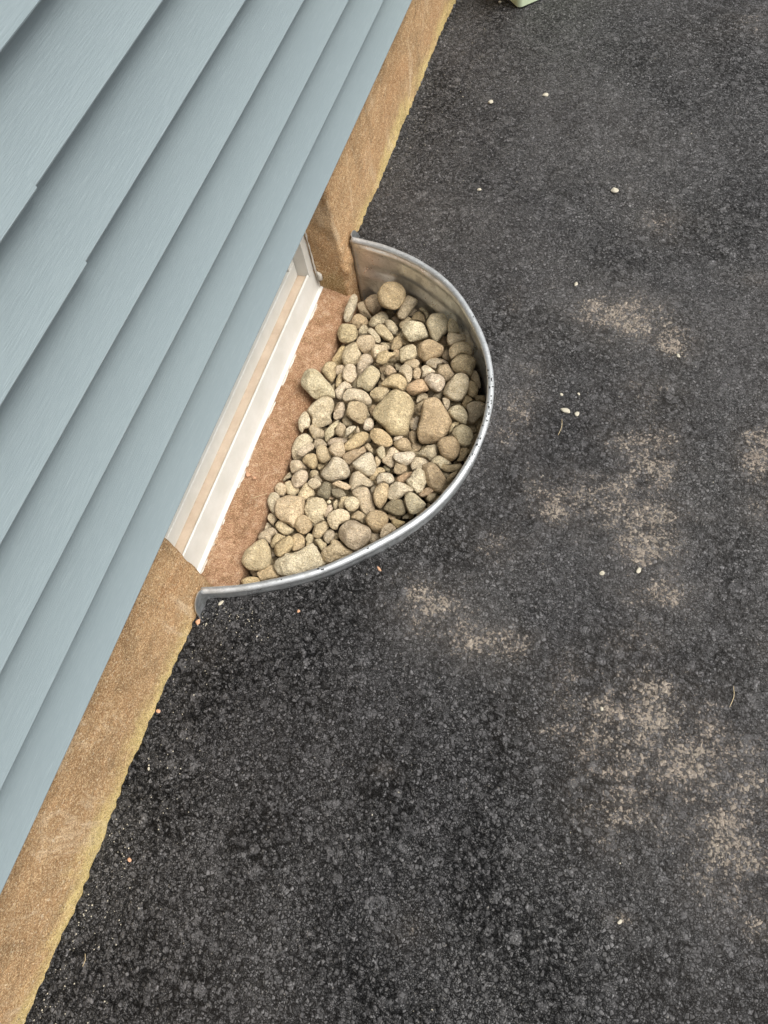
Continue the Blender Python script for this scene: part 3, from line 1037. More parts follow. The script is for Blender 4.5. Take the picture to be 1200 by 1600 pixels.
  'small long brown stone right of the large speckled grey stone'),
 ('E4',2,'B',(0.353,0.8871,-0.0945),(0.082,-0.344),[(-107,-27),(-106,34),(9,53),(105,76),(139,-55),(-41,-81)],
  'small oval brown stone above the dark stone touching rim'),
 ('E5',1,'G',(0.3568,0.8425,-0.0782),(0.082,-0.334),[(-221,48),(-149,159),(-14,218),(114,240),(188,148),(191,12),(111,-127),(17,-278),(-84,-277),(-153,-141)],
  'dark olive-grey stone touching the inside of the metal rim'),
 ('E6',2,'B',(0.329,0.871,-0.0966),(0.091,-0.339),[(-111,-46),(-63,158),(87,108),(127,56),(38,-27),(16,-137),(-94,-112)],
  'small oval brown stone above left of the dark stone touching rim'),
 ('E7',3,'G',(0.301,0.8716,-0.113),(0.101,-0.335),[(-123,-12),(-48,33),(117,67),(163,25),(-7,-53),(-101,-60)],
  'tiny long grey stone below the large speckled grey stone'),
 ('E8',0,'L',(0.3233,0.8189,-0.0691),(0.096,-0.328),[(-243,23),(-183,140),(-67,207),(56,184),(161,75),(215,-64),(206,-185),(104,-178),(-58,-134),(-193,-67)],
  'medium oval pale beige stone left of the dark stone touching rim'),
 ('E9',1,'LR',(0.2869,0.8503,-0.0843),(0.108,-0.334),[(-112,80),(-23,129),(66,56),(81,-61),(48,-157),(-60,-46)],
  'small rough pale beige stone below left of the large speckled grey stone'),
 ('E10',2,'G',(0.26,0.8777,-0.1026),(0.117,-0.338),[(-117,-45),(-70,38),(39,85),(100,-6),(49,-72)],
  'tiny oval grey stone below left of the large speckled grey stone'),
 ('E11',3,'G',(0.2386,0.8883,-0.1185),(0.123,-0.337),[(-79,1),(6,77),(87,45),(28,-61),(-43,-62)],
  'tiny oval grey stone below right of the orange-tan lens-shaped stone'),
 ('E12',0,'B',(0.2713,0.7939,-0.0736),(0.117,-0.318),[(-308,385),(-184,487),(-93,525),(34,493),(207,299),(383,123),(420,-38),(364,-258),(228,-431),(88,-529),(-106,-556),(-218,-433),(-260,-256),(-261,-16),(-301,214)],
  'big brown teardrop-shaped boulder right of the biggest tan boulder'),
 ('E13',2,'PR',(0.2245,0.8653,-0.1057),(0.13,-0.332),[(-108,-77),(-92,53),(24,138),(117,92),(130,15),(-5,-66),(-67,-155)],
  'small rough pinkish grey stone below right of the orange-tan lens-shaped stone'),
 ('E14',1,'PR',(0.2307,0.8331,-0.0892),(0.13,-0.326),[(-88,-57),(-63,38),(14,130),(90,168),(41,-21),(58,-140),(-53,-117)],
  'small rough pinkish grey stone below the orange-tan lens-shaped stone'),
 ('E15',2,'W',(0.2306,0.7977,-0.1052),(0.13,-0.312),[(-43,-137),(-78,101),(-30,176),(27,130),(41,-8),(64,-89),(19,-172)],
  'small long whitish stone left of the brown teardrop boulder'),
 ('E16',0,'R',(0.2137,0.872,-0.0787),(0.136,-0.339),[(-245,-72),(-197,65),(-57,183),(59,206),(189,118),(266,33),(183,-42),(36,-136),(-52,-192),(-183,-161)],
  'orange-tan lens-shaped stone above the biggest tan boulder'),
 ('E17',1,'W',(0.2184,0.9268,-0.0903),(0.131,-0.353),[(-134,57),(-82,152),(29,137),(216,44),(110,-21),(-2,-123),(-62,-193),(-76,-53)],
  'small round whitish stone above right of the orange-tan lens-shaped stone'),
 ('E18',0,'W',(0.2506,0.8934,-0.0754),(0.122,-0.347),[(-269,-15),(-232,100),(-135,187),(38,189),(174,137),(234,48),(207,-99),(115,-203),(-9,-192),(-125,-153)],
  'medium round whitish stone right of the orange-tan lens-shaped stone'),
 ('E19',1,'T',(0.3187,0.7919,-0.0815),(0.098,-0.317),[(-73,-30),(-64,58),(17,130),(149,138),(16,10),(0,-113),(-45,-193)],
  'small long tan stone above left of the round pale wrinkled stone'),
 ('E20',0,'L',(0.3452,0.7685,-0.0672),(0.089,-0.313),[(-224,-24),(-207,97),(-107,215),(18,238),(155,156),(227,7),(219,-145),(114,-239),(-41,-212),(-156,-91)],
  'round pale wrinkled stone right of the brown teardrop boulder'),
 ('E21',0,'B',(0.3252,0.7322,-0.0689),(0.097,-0.3),[(-269,22),(-235,140),(-108,215),(27,259),(147,181),(226,69),(234,-79),(177,-227),(70,-256),(-88,-214),(-184,-106)],
  'brown egg-shaped stone right below the brown teardrop boulder'),
 ('E22',1,'B',(0.3559,0.7282,-0.0782),(0.085,-0.297),[(-66,-75),(-86,120),(50,163),(114,104),(78,-5),(16,-137),(-106,-169)],
  'small long brown stone below right of the brown egg-shaped stone'),
 ('E23',3,'B',(0.3568,0.813,-0.1082),(0.081,-0.319),[(-100,58),(11,86),(84,0),(42,-96),(-38,-48)],
  'tiny oval brown stone above right of the round pale wrinkled stone'),
 ('E24',3,'B',(0.3701,0.8184,-0.107),(0.076,-0.322),[(-73,38),(61,105),(43,-20),(-31,-124)],
  'tiny long brown stone below the dark stone touching rim'),
 ('D1',0,'T',(0.1851,0.7984,-0.0812),(0.149,-0.315),[(-502,-118),(-431,79),(-308,360),(-239,477),(-134,534),(29,510),(213,474),(307,361),(365,167),(358,-10),(374,-180),(402,-329),(330,-437),(172,-483),(19,-493),(-168,-389),(-334,-298),(-464,-212)],
  'biggest stone, a broad tan five-sided boulder in the middle of the pile'),
 ('D2',0,'O',(0.172,0.7306,-0.0823),(0.157,-0.292),[(-278,67),(-205,167),(-62,201),(114,131),(247,31),(276,-64),(204,-163),(56,-181),(-110,-143),(-243,-44)],
  'smooth yellow-tan oval stone directly below the biggest tan boulder'),
 ('D3',1,'T',(0.1287,0.8498,-0.0981),(0.166,-0.325),[(-223,-66),(-150,100),(23,179),(200,186),(170,50),(113,-111),(-6,-191),(-127,-146)],
  'medium oval tan stone below right of the smooth pale egg stone'),
 ('D4',0,'T',(0.1598,0.8782,-0.0834),(0.155,-0.338),[(-307,-94),(-223,38),(-103,171),(44,213),(185,155),(274,38),(281,-103),(167,-136),(-65,-132),(-254,-150)],
  'medium oval tan stone left of the orange-tan lens-shaped stone'),
 ('D5',0,'L',(0.1776,0.9059,-0.0818),(0.148,-0.347),[(-185,-1),(-131,175),(2,204),(103,134),(157,-48),(135,-180),(85,-194),(-24,-64),(-143,-25)],
  'small oval pale beige stone above left of the orange-tan lens-shaped stone'),
 ('D6',1,'T',(0.1989,0.9202,-0.092),(0.139,-0.35),[(-86,-25),(-90,81),(-27,138),(68,89),(102,-28),(67,-118),(-35,-137)],
  'small oval tan stone above the orange-tan lens-shaped stone'),
 ('D8',2,'G',(0.1442,0.9436,-0.1128),(0.156,-0.351),[(-102,-13),(-51,60),(56,69),(82,-16),(15,-100)],
  'tiny round grey stone above left of the orange-tan lens-shaped stone'),
 ('D9',1,'B',(0.1335,0.9151,-0.0977),(0.162,-0.345),[(-141,26),(-50,144),(162,41),(128,-24),(-6,-118),(-93,-70)],
  'small oval brown stone right of the smooth pale egg stone'),
 ('D10',2,'B',(0.1041,0.9322,-0.1163),(0.17,-0.345),[(-126,25),(-47,67),(77,85),(97,-40),(37,-113),(-37,-23)],
  'tiny oval brown stone above right of the smooth pale egg stone'),
 ('D11',2,'T',(0.1175,0.9107,-0.1151),(0.166,-0.34),[(-49,-50),(-63,85),(17,62),(80,7),(14,-105)],
  'tiny oval tan stone right of the smooth pale egg stone'),
 ('D13',2,'B',(0.1208,0.816,-0.1148),(0.169,-0.312),[(-74,-25),(-56,89),(37,135),(35,26),(15,-53),(43,-172)],
  'tiny long brown stone right of the pointed faceted stone'),
 ('D14',1,'W',(0.1289,0.7657,-0.0981),(0.17,-0.299),[(-102,-75),(-100,86),(-2,168),(95,109),(120,-26),(54,-126),(-65,-135)],
  'small oval whitish stone below right of the pointed faceted stone'),
 ('D15',3,'B',(0.1427,0.7816,-0.1269),(0.161,-0.3),[(-101,3),(6,61),(106,28),(56,-41),(-67,-51)],
  'tiny long brown stone above the smooth yellow-tan oval'),
 ('D16',2,'TR',(0.2218,0.7948,-0.106),(0.133,-0.31),[(-66,28),(-14,148),(52,43),(51,-134),(-24,-84)],
  'tiny rough tan stone below right of the biggest tan boulder'),
 ('D17',2,'B',(0.233,0.7606,-0.105),(0.13,-0.3),[(-102,55),(-44,150),(57,99),(109,-79),(44,-149),(-64,-75)],
  'small oval brown stone above the cream kidney-shaped stone'),
 ('D18',1,'P',(0.206,0.7432,-0.0913),(0.142,-0.296),[(-89,-1),(75,81),(100,53),(-6,-47),(-81,-86)],
  'tiny long pinkish grey stone right of the smooth yellow-tan oval'),
 ('D19',1,'B',(0.2229,0.7287,-0.0899),(0.136,-0.292),[(-227,-6),(-111,121),(12,165),(118,92),(174,-13),(172,-91),(2,-148),(-142,-120)],
  'medium round brown stone above the cream kidney-shaped stone'),
 ('D21',3,'B',(0.2427,0.7474,-0.1181),(0.126,-0.294),[(-134,68),(-6,104),(139,21),(60,-123),(-59,-69)],
  'small oval brown stone above right of the cream kidney-shaped stone'),
 ('C1',0,'L',(-0.0082,0.8224,-0.0681),(0.22,-0.316),[(-409,7),(-411,171),(-312,304),(-167,352),(-23,299),(161,178),(312,101),(420,-9),(448,-145),(324,-149),(201,-208),(94,-316),(-57,-294),(-235,-189),(-346,-99)],
  'large pale striated oval stone lying on the edge of the concrete sill'),
 ('C2',1,'O',(-0.0038,0.8853,-0.0937),(0.212,-0.331),[(-206,-33),(-178,107),(-63,204),(60,221),(116,165),(108,50),(166,-98),(130,-268),(5,-225),(-139,-123)],
  'medium oval yellow-tan stone above right of the large pale oval on sill edge'),
 ('C3',1,'P',(0.0133,0.9011,-0.1082),(0.204,-0.334),[(-117,6),(-89,90),(29,128),(77,105),(81,-6),(95,-76),(3,-134),(-78,-113)],
  'small round pinkish grey stone left of the flat six-sided stone'),
 ('C4',0,'LF',(0.0464,0.8892,-0.0933),(0.194,-0.334),[(-196,48),(-90,201),(40,196),(108,70),(157,-81),(95,-230),(-115,-203)],
  'small flat six-sided grey stone with sharp edges, left of the smooth pale egg stone'),
 ('C5',1,'T',(0.0205,0.8709,-0.1076),(0.203,-0.325),[(-45,-114),(-73,26),(-42,157),(25,178),(80,38),(49,-121),(7,-163)],
  'small long tan stone below left of the flat six-sided stone'),
 ('C6',2,'G',(0.0074,0.8628,-0.1247),(0.206,-0.319),[(-46,38),(2,91),(44,-9),(32,-87),(-32,-33)],
  'tiny long grey stone right of the large pale oval on sill edge'),
 ('C7',1,'WR',(0.0403,0.8467,-0.1058),(0.197,-0.319),[(-191,-119),(-144,16),(-66,170),(30,210),(154,166),(176,99),(54,24),(26,-114),(50,-245),(-90,-206)],
  'small rough whitish stone above left of the long pale oval stone'),
 ('C8',0,'L',(0.084,0.8237,-0.09),(0.184,-0.317),[(-337,-58),(-297,99),(-161,177),(44,204),(201,162),(337,42),(339,-48),(265,-98),(139,-92),(-40,-93),(-197,-159),(-294,-135)],
  'long pale oval stone lying left of the biggest tan boulder'),
 ('C9',0,'L',(0.0941,0.8779,-0.0891),(0.179,-0.334),[(-230,-187),(-222,-39),(-149,129),(-76,298),(59,329),(186,267),(242,175),(232,8),(163,-176),(72,-286),(-83,-251),(-195,-267)],
  'smooth pale egg-shaped stone above left of the biggest tan boulder'),
 ('C10',3,'G',(0.0499,0.8841,-0.135),(0.189,-0.326),[(-60,14),(2,109),(69,-40),(-11,-83)],
  'tiny oval grey stone below the flat six-sided stone'),
 ('C11',0,'TF',(0.0958,0.786,-0.089),(0.182,-0.306),[(-231,-22),(-240,119),(-194,196),(-68,244),(130,233),(211,115),(245,-18),(238,-163),(188,-228),(45,-222),(-115,-164),(-210,-87)],
  'tan faceted stone with a blunt point below the long pale oval stone'),
 ('C12',2,'G',(0.1144,0.7997,-0.1154),(0.172,-0.306),[(-60,104),(37,25),(41,-46),(-19,-83)],
  'tiny long grey stone right of the pointed faceted stone'),
 ('C13',1,'LF',(0.0502,0.7915,-0.105),(0.196,-0.303),[(-107,-156),(-128,129),(-60,197),(27,206),(100,92),(132,-62),(78,-170),(-44,-236)],
  'small blocky pale beige stone right of the large two-lobed grey stone'),
 ('C14',0,'L',(0.017,0.7732,-0.0959),(0.21,-0.297),[(-370,-110),(-309,55),(-186,278),(-55,371),(84,384),(179,287),(209,115),(210,-49),(275,-137),(248,-218),(33,-379),(-112,-371),(-207,-221)],
  'large two-lobed pale grey stone below the big pale oval at the sill'),
 ('C16',1,'L',(-0.0118,0.732,-0.0864),(0.223,-0.284),[(-143,-5),(-129,163),(-50,243),(62,172),(125,67),(129,-76),(45,-140),(28,-245),(-66,-177)],
  'small oval pale beige stone below left of the large two-lobed grey stone'),
 ('C17',1,'G',(0.0169,0.7252,-0.1079),(0.211,-0.28),[(-212,36),(-176,139),(-57,105),(82,115),(174,54),(191,-49),(111,-130),(1,-175),(-115,-95)],
  'small oval grey stone above right of the pale crescent stone'),
 ('C18',1,'L',(0.0511,0.7374,-0.1049),(0.198,-0.286),[(-144,-63),(-53,147),(73,304),(132,260),(39,140),(33,48),(65,-104),(6,-195),(-42,-318),(-111,-215)],
  'small long pale beige stone left of the thin white block'),
 ('C19',1,'T',(0.0698,0.7405,-0.1033),(0.192,-0.288),[(-118,-17),(-123,107),(-40,178),(91,103),(101,-38),(138,-98),(28,-141),(-76,-93)],
  'small oval tan stone left of the thin white block'),
 ('C20',0,'WF',(0.0944,0.7365,-0.0891),(0.185,-0.29),[(-87,-36),(-71,22),(44,155),(125,119),(88,18),(-30,-160),(-69,-119)],
  'thin white rectangular chip among rounded stones left of the biggest boulder'),
 ('C21',2,'G',(0.0715,0.774,-0.1191),(0.188,-0.296),[(-118,16),(-47,103),(92,64),(124,-36),(20,-105),(-72,-42)],
  'small round grey stone above the thin white block'),
 ('C22',1,'P',(0.1094,0.7466,-0.0998),(0.178,-0.292),[(-51,-5),(-29,91),(45,24),(49,-45),(-14,-65)],
  'tiny oval pinkish grey stone right of the thin white block'),
 ('C23',0,'O',(0.1214,0.7135,-0.0868),(0.176,-0.284),[(-269,-292),(-231,-114),(-125,94),(7,222),(160,286),(224,219),(204,90),(130,-56),(16,-186),(-115,-262)],
  'brown spindle-shaped stone pointed at both ends, below left of the biggest tan boulder'),
 ('C24',1,'B',(0.1215,0.6842,-0.0987),(0.176,-0.272),[(-235,-84),(-140,50),(81,171),(155,264),(230,164),(132,11),(15,-164),(-48,-236),(-189,-175)],
  'medium long brown stone below the brown spindle-shaped stone'),
 ('C25',1,'P',(0.1493,0.7073,-0.0963),(0.165,-0.281),[(-113,20),(-67,95),(29,63),(111,-35),(79,-97),(-40,-46)],
  'small long pinkish grey stone below right of the brown spindle-shaped stone'),
 ('C26',2,'T',(0.0919,0.7403,-0.1173),(0.182,-0.286),[(-38,-26),(28,102),(70,80),(-17,-92),(-43,-64)],
  'tiny long tan stone below the thin white block'),
 ('C27',3,'G',(0.0229,0.8325,-0.1374),(0.201,-0.309),[(-82,39),(24,55),(68,-25),(-10,-69)],
  'tiny oval grey stone above right of the large two-lobed grey stone'),
 ('C28',2,'G',(0.0716,0.7733,-0.1191),(0.188,-0.296),[(-128,33),(-46,113),(101,50),(127,-33),(24,-102),(-79,-61)],
  'small oval grey stone above the thin white block'),
 ('C29',3,'B',(0.0961,0.7788,-0.131),(0.178,-0.297),[(-152,23),(-31,42),(62,33),(126,-56),(-5,-42)],
  'tiny long brown stone above right of the thin white block'),
 ('F1',1,'L',(-0.0061,0.6848,-0.1099),(0.22,-0.265),[(-119,-326),(-186,-132),(-189,84),(-101,240),(32,320),(128,298),(197,176),(170,-32),(93,-274),(-23,-348)],
  'long pale crescent-shaped stone against the sill under a small oval'),
 ('F2',0,'L',(0.0118,0.6706,-0.0963),(0.216,-0.263),[(-158,-119),(-113,3),(-35,136),(69,191),(151,144),(150,54),(67,-62),(-18,-171),(-113,-175)],
  'small long pale beige stone below right of the pale crescent stone'),
 ('F3',1,'G',(0.0332,0.6952,-0.1065),(0.207,-0.271),[(-141,-19),(-108,91),(20,132),(145,74),(167,9),(56,-81),(-40,-112),(-98,-95)],
  'small oval grey stone right of the pale crescent stone'),
 ('F4',0,'T',(0.0549,0.6685,-0.0926),(0.201,-0.265),[(-175,74),(-116,160),(-5,190),(66,134),(108,59),(184,-40),(145,-158),(25,-214),(-79,-160),(-153,-43)],
  'medium round tan stone above right of the ochre rounded stone'),
 ('F5',2,'P',(0.0664,0.7197,-0.1196),(0.192,-0.278),[(-214,-101),(-160,6),(-15,106),(136,136),(200,102),(178,5),(17,-101),(-144,-151)],
  'small long pinkish grey stone below left of the thin white block'),
 ('F6',0,'T',(0.0843,0.6847,-0.09),(0.19,-0.272),[(-203,-49),(-153,90),(-29,185),(77,180),(145,78),(181,-33),(115,-150),(0,-169),(-133,-132)],
  'medium round tan stone above the mottled stone with chip'),
 ('F7',0,'O',(0.0333,0.6457,-0.0945),(0.21,-0.256),[(-179,-40),(-149,76),(-39,161),(59,179),(122,94),(171,-49),(120,-157),(15,-153),(-121,-109)],
  'ochre-brown rounded stone above left of the mottled stone with chip'),
 ('F8',2,'B',(0.0497,0.6507,-0.121),(0.201,-0.254),[(-84,15),(-31,67),(101,92),(64,-9),(7,-99),(-57,-66)],
  'tiny oval brown stone below right of the ochre rounded stone'),
 ('F9',0,'L',(0.0975,0.6348,-0.0888),(0.188,-0.256),[(-297,-178),(-277,-33),(-189,116),(-143,234),(-19,273),(131,234),(244,148),(307,30),(258,-106),(145,-177),(3,-264),(-164,-274)],
  'large mottled pale stone with a small raised chip on top'),
 ('F10',1,'L',(0.0035,0.6325,-0.1091),(0.219,-0.248),[(-189,-18),(-165,88),(-26,143),(101,131),(202,40),(203,-13),(67,-76),(-52,-186),(-140,-109)],
  'small oval pale beige stone above the speckled pale oval'),
 ('F11',0,'L',(0.0249,0.5979,-0.0952),(0.215,-0.239),[(-176,-71),(-157,74),(-43,191),(71,211),(147,140),(166,6),(104,-136),(-3,-224),(-109,-189)],
  'speckled pale grey oval stone near the sill, left of the mottled stone with chip'),
 ('F12',2,'G',(-0.0179,0.6082,-0.1269),(0.226,-0.236),[(-64,-84),(-31,71),(47,151),(97,59),(-1,-63),(-48,-133)],
  'tiny long grey stone left of the speckled pale oval'),
 ('F13',1,'L',(0.0088,0.5781,-0.1086),(0.22,-0.229),[(-179,53),(-121,134),(-57,146),(7,62),(156,32),(190,-18),(127,-135),(-14,-173),(-109,-99)],
  'small oval pale beige stone below left of the speckled pale oval'),
 ('F14',1,'P',(0.0479,0.6203,-0.1052),(0.205,-0.246),[(-96,-27),(-71,78),(62,95),(94,0),(42,-52),(-30,-93)],
  'small round pinkish grey stone below the ochre rounded stone'),
 ('F15',1,'P',(0.0602,0.6122,-0.1041),(0.201,-0.244),[(-109,30),(-37,71),(88,7),(114,-46),(21,-50),(-78,-12)],
  'tiny long pinkish grey stone above left of the dark green-grey stone'),
 ('F16',0,'PF',(0.0616,0.5921,-0.092),(0.202,-0.239),[(-149,-12),(-63,137),(107,88),(133,10),(24,-120),(-51,-101)],
  'small blocky pinkish grey stone above left of the dark green-grey stone'),
 ('F17',1,'L',(0.0474,0.5723,-0.1052),(0.207,-0.229),[(-172,-98),(-145,49),(-70,230),(45,146),(148,93),(185,-17),(103,-78),(32,-170),(-127,-153)],
  'medium round pale beige stone below right of the speckled pale oval'),
 ('F18',1,'D',(0.0858,0.5873,-0.1019),(0.192,-0.236),[(-143,-138),(-144,17),(-78,176),(35,195),(128,121),(159,-25),(93,-183),(-51,-160)],
  'dark green-grey stone below the mottled stone with chip'),
 ('F19',0,'TF',(0.1226,0.6006,-0.0866),(0.18,-0.245),[(-218,-26),(-134,77),(-2,84),(176,54),(196,-8),(146,-61),(-3,-70),(-160,-51)],
  'small blocky tan stone below the mottled stone with chip'),
 ('F20',1,'D',(0.1178,0.5865,-0.0991),(0.181,-0.238),[(-144,-36),(-149,82),(-5,110),(132,50),(175,-5),(63,-100),(-72,-100)],
  'small oval dark stone right of the dark green-grey stone'),
 ('F21',2,'B',(0.0991,0.5789,-0.1167),(0.186,-0.232),[(-64,-3),(-10,40),(65,20),(44,-21),(-36,-37)],
  'tiny long brown stone below right of the dark green-grey stone'),
 ('F22',1,'W',(0.104,0.5625,-0.1003),(0.187,-0.228),[(-46,-14),(-15,46),(46,14),(15,-46)],
  'tiny round whitish stone below the dark green-grey stone'),
 ('F24',1,'L',(0.1576,0.6222,-0.0956),(0.165,-0.252),[(-260,-38),(-235,124),(-111,213),(42,156),(225,109),(293,28),(197,-70),(51,-88),(-67,-193),(-137,-239)],
  'medium oval pale beige stone below the cream diamond-shaped stone'),
 ('F25',2,'B',(0.1213,0.6584,-0.1148),(0.175,-0.261),[(-49,62),(24,50),(60,-10),(18,-93),(-52,-9)],
  'tiny oval brown stone left of the cream diamond-shaped stone'),
 ('G1',0,'W',(0.1584,0.659,-0.0835),(0.164,-0.267),[(-299,-65),(-226,51),(-42,275),(59,275),(162,160),(237,11),(222,-139),(131,-226),(-30,-198),(-216,-143)],
  'cream diamond-shaped stone, the lightest of the middle stones'),
 ('G2',0,'L',(0.1828,0.6947,-0.0814),(0.154,-0.281),[(-115,26),(-61,128),(19,143),(86,34),(115,-60),(69,-134),(-25,-102),(-88,-35)],
  'small oval pale beige stone below the smooth yellow-tan oval'),
 ('G3',1,'T',(0.1782,0.6794,-0.0938),(0.155,-0.273),[(-82,58),(-26,100),(53,63),(74,-34),(28,-134),(-47,-53)],
  'small oval tan stone right of the cream diamond-shaped stone'),
 ('G4',1,'L',(0.2059,0.6931,-0.0914),(0.144,-0.279),[(-185,-134),(-129,19),(-94,184),(-6,227),(147,168),(83,46),(66,-10),(125,-96),(60,-217),(-67,-186)],
  'medium oval pale beige stone left of the cream kidney-shaped stone'),
 ('G5',0,'W',(0.2366,0.6925,-0.0767),(0.133,-0.282),[(-255,-40),(-204,42),(-55,101),(94,161),(196,155),(222,95),(163,-74),(74,-166),(-43,-166),(-193,-107)],
  'cream kidney-shaped stone right of the cream diamond-shaped stone'),
 ('G6',1,'B',(0.2321,0.6694,-0.0891),(0.135,-0.272),[(-123,-62),(-118,92),(-21,103),(127,112),(144,-2),(44,-116),(-53,-127)],
  'small round brown stone below the cream kidney-shaped stone'),
 ('G7',2,'D',(0.1992,0.6731,-0.1079),(0.146,-0.269),[(-78,10),(-67,57),(19,56),(89,-10),(73,-66),(-36,-46)],
  'tiny long dark stone below left of the cream kidney-shaped stone'),
 ('G8',1,'T',(0.1878,0.6495,-0.0929),(0.152,-0.263),[(-162,-125),(-76,89),(23,152),(114,128),(134,65),(20,-3),(7,-126),(-60,-180)],
  'small long tan stone below right of the cream diamond-shaped stone'),
 ('G9',0,'W',(0.2112,0.6337,-0.0789),(0.145,-0.261),[(-169,-85),(-161,52),(-69,129),(58,149),(207,93),(174,-18),(97,-91),(-23,-76),(-115,-153)],
  'small oval whitish stone above the upright yellowish oval'),
 ('G10',1,'R',(0.2478,0.6511,-0.0877),(0.129,-0.267),[(-177,-103),(-97,21),(61,158),(127,160),(121,66),(72,-49),(40,-108),(-148,-145)],
  'small long orange-brown stone left of the rough white egg stone'),
 ('G11',0,'WR',(0.2802,0.6415,-0.0729),(0.118,-0.267),[(-218,-78),(-184,31),(-108,218),(-31,290),(82,238),(154,126),(195,-44),(166,-168),(74,-243),(-14,-218),(-116,-148)],
  'rough whitish egg-shaped stone leaning on the large brown oval'),
 ('G12',0,'L',(0.2486,0.612,-0.0756),(0.131,-0.255),[(-208,-112),(-232,-3),(-174,130),(-43,184),(106,177),(268,124),(293,66),(160,-6),(67,-131),(-67,-228),(-173,-201)],
  'grey-white stone with a flat lower side, left of the rough white egg stone'),
 ('G13',0,'O',(0.2146,0.5971,-0.0786),(0.145,-0.248),[(-167,-44),(-170,71),(-97,210),(2,264),(93,232),(115,106),(142,-36),(107,-245),(44,-305),(-72,-248)],
  'upright yellowish oval stone left of the grey-white flat-sided stone'),
 ('G14',1,'T',(0.1782,0.5819,-0.0938),(0.158,-0.239),[(-300,86),(-241,189),(-119,276),(-2,278),(97,172),(210,22),(281,-125),(201,-216),(125,-289),(10,-240),(-74,-131),(-193,-16)],
  'large oval tan stone right of the small round white stone'),
 ('G15',0,'W',(0.2878,0.5913,-0.0722),(0.116,-0.249),[(-235,62),(-246,157),(-95,191),(43,156),(192,84),(258,22),(184,-113),(88,-221),(-39,-225),(-152,-111)],
  'cream wedge-shaped stone with its point under the lower right rim'),
 ('G16',1,'D',(0.2502,0.5768,-0.0875),(0.13,-0.24),[(-240,-94),(-194,51),(-111,158),(86,206),(160,121),(235,-22),(153,-128),(14,-152),(-105,-137)],
  'dark brown stone lying low, left of the cream wedge by the rim'),
 ('G17',2,'L',(0.2665,0.6955,-0.1021),(0.12,-0.28),[(-188,-55),(-125,134),(124,203),(202,105),(139,-83),(-47,-135),(-105,-168)],
  'medium oval pale beige stone below right of the cream kidney-shaped stone'),
 ('G18',0,'B',(0.3112,0.6588,-0.0701),(0.105,-0.274),[(-310,193),(-172,280),(-19,255),(163,123),(273,-11),(257,-212),(180,-282),(-10,-236),(-139,-124),(-228,17)],
  'large brown oval stone slanting down to the lower right rim'),
 ('G19',1,'PR',(0.283,0.7194,-0.0846),(0.114,-0.292),[(-244,-100),(-151,44),(-65,152),(120,202),(198,105),(182,-18),(70,-150),(11,-116),(-122,-118)],
  'medium rough pinkish grey stone left of the brown egg-shaped stone'),
 ('G20',1,'LR',(0.3169,0.701,-0.0816),(0.101,-0.287),[(-241,-29),(-118,121),(-22,130),(157,77),(204,23),(45,-53),(25,-158),(-53,-112)],
  'small rough pale beige stone above right of the large brown oval by rim'),
 ('G21',1,'T',(0.3384,0.6944,-0.0798),(0.092,-0.285),[(-242,-16),(-155,24),(1,48),(192,123),(222,73),(152,-28),(-19,-115),(-152,-109)],
  'small long tan stone above right of the large brown oval by rim'),
 ('G22',2,'P',(0.3297,0.6837,-0.0965),(0.095,-0.278),[(-103,50),(44,55),(81,-19),(28,-66),(-50,-20)],
  'tiny oval pinkish grey stone right of the large brown oval by rim'),
 ('G23',1,'B',(0.3453,0.6735,-0.0792),(0.09,-0.278),[(-82,-55),(-17,62),(91,140),(64,1),(-57,-147)],
  'small long brown stone right of the large brown oval by rim'),
 ('G24',1,'R',(0.3057,0.6278,-0.0826),(0.107,-0.261),[(-159,-96),(-84,40),(27,104),(107,109),(136,35),(55,-53),(-82,-140)],
  'small long orange-brown stone below right of the rough white egg stone'),
 ('G25',1,'P',(0.3169,0.6171,-0.0816),(0.103,-0.257),[(-85,-71),(-70,48),(18,80),(84,74),(50,-34),(3,-96)],
  'small oval pinkish grey stone right of the cream wedge by rim'),
 ('G26',2,'L',(0.1852,0.6182,-0.1092),(0.153,-0.25),[(-54,-6),(-19,73),(35,89),(35,-48),(3,-108)],
  'tiny long pale beige stone above left of the upright yellowish oval'),
 ('G28',2,'B',(0.2433,0.5623,-0.1041),(0.132,-0.232),[(-95,34),(-5,60),(111,2),(34,-70),(-45,-26)],
  'tiny oval brown stone below left of the dark brown stone'),
 ('G29',1,'O',(0.2648,0.5455,-0.0862),(0.125,-0.229),[(-132,-22),(-98,53),(11,68),(142,57),(76,-43),(0,-114)],
  'small oval yellow-tan stone below the dark brown stone'),
 ('G30',2,'D',(0.2744,0.5692,-0.1014),(0.12,-0.236),[(-74,-38),(-21,60),(63,51),(66,-14),(-35,-59)],
  'tiny oval dark stone below right of the dark brown stone'),
 ('K1',0,'W',(0.1596,0.5634,-0.0834),(0.167,-0.233),[(-175,-32),(-134,97),(-35,148),(88,124),(145,49),(134,-71),(48,-164),(-71,-151)],
  'small round white stone above right of the larger white oval'),
 ('K2',1,'L',(0.1351,0.5686,-0.0976),(0.175,-0.232),[(-92,-62),(-89,57),(-10,124),(89,129),(73,23),(67,-115),(-37,-155)],
  'small oval pale beige stone left of the small round white stone'),
 ('K3',2,'L',(0.1154,0.5665,-0.1153),(0.18,-0.228),[(-66,37),(-9,123),(42,70),(75,-57),(6,-130),(-48,-44)],
  'tiny long pale beige stone above the white oval stone'),
 ('K4',0,'W',(0.1416,0.5222,-0.085),(0.175,-0.217),[(-228,-50),(-216,87),(-89,201),(80,237),(204,184),(223,74),(146,-16),(61,-109),(46,-213),(-63,-230),(-167,-163)],
  'clean white oval stone touching the pinkish block'),
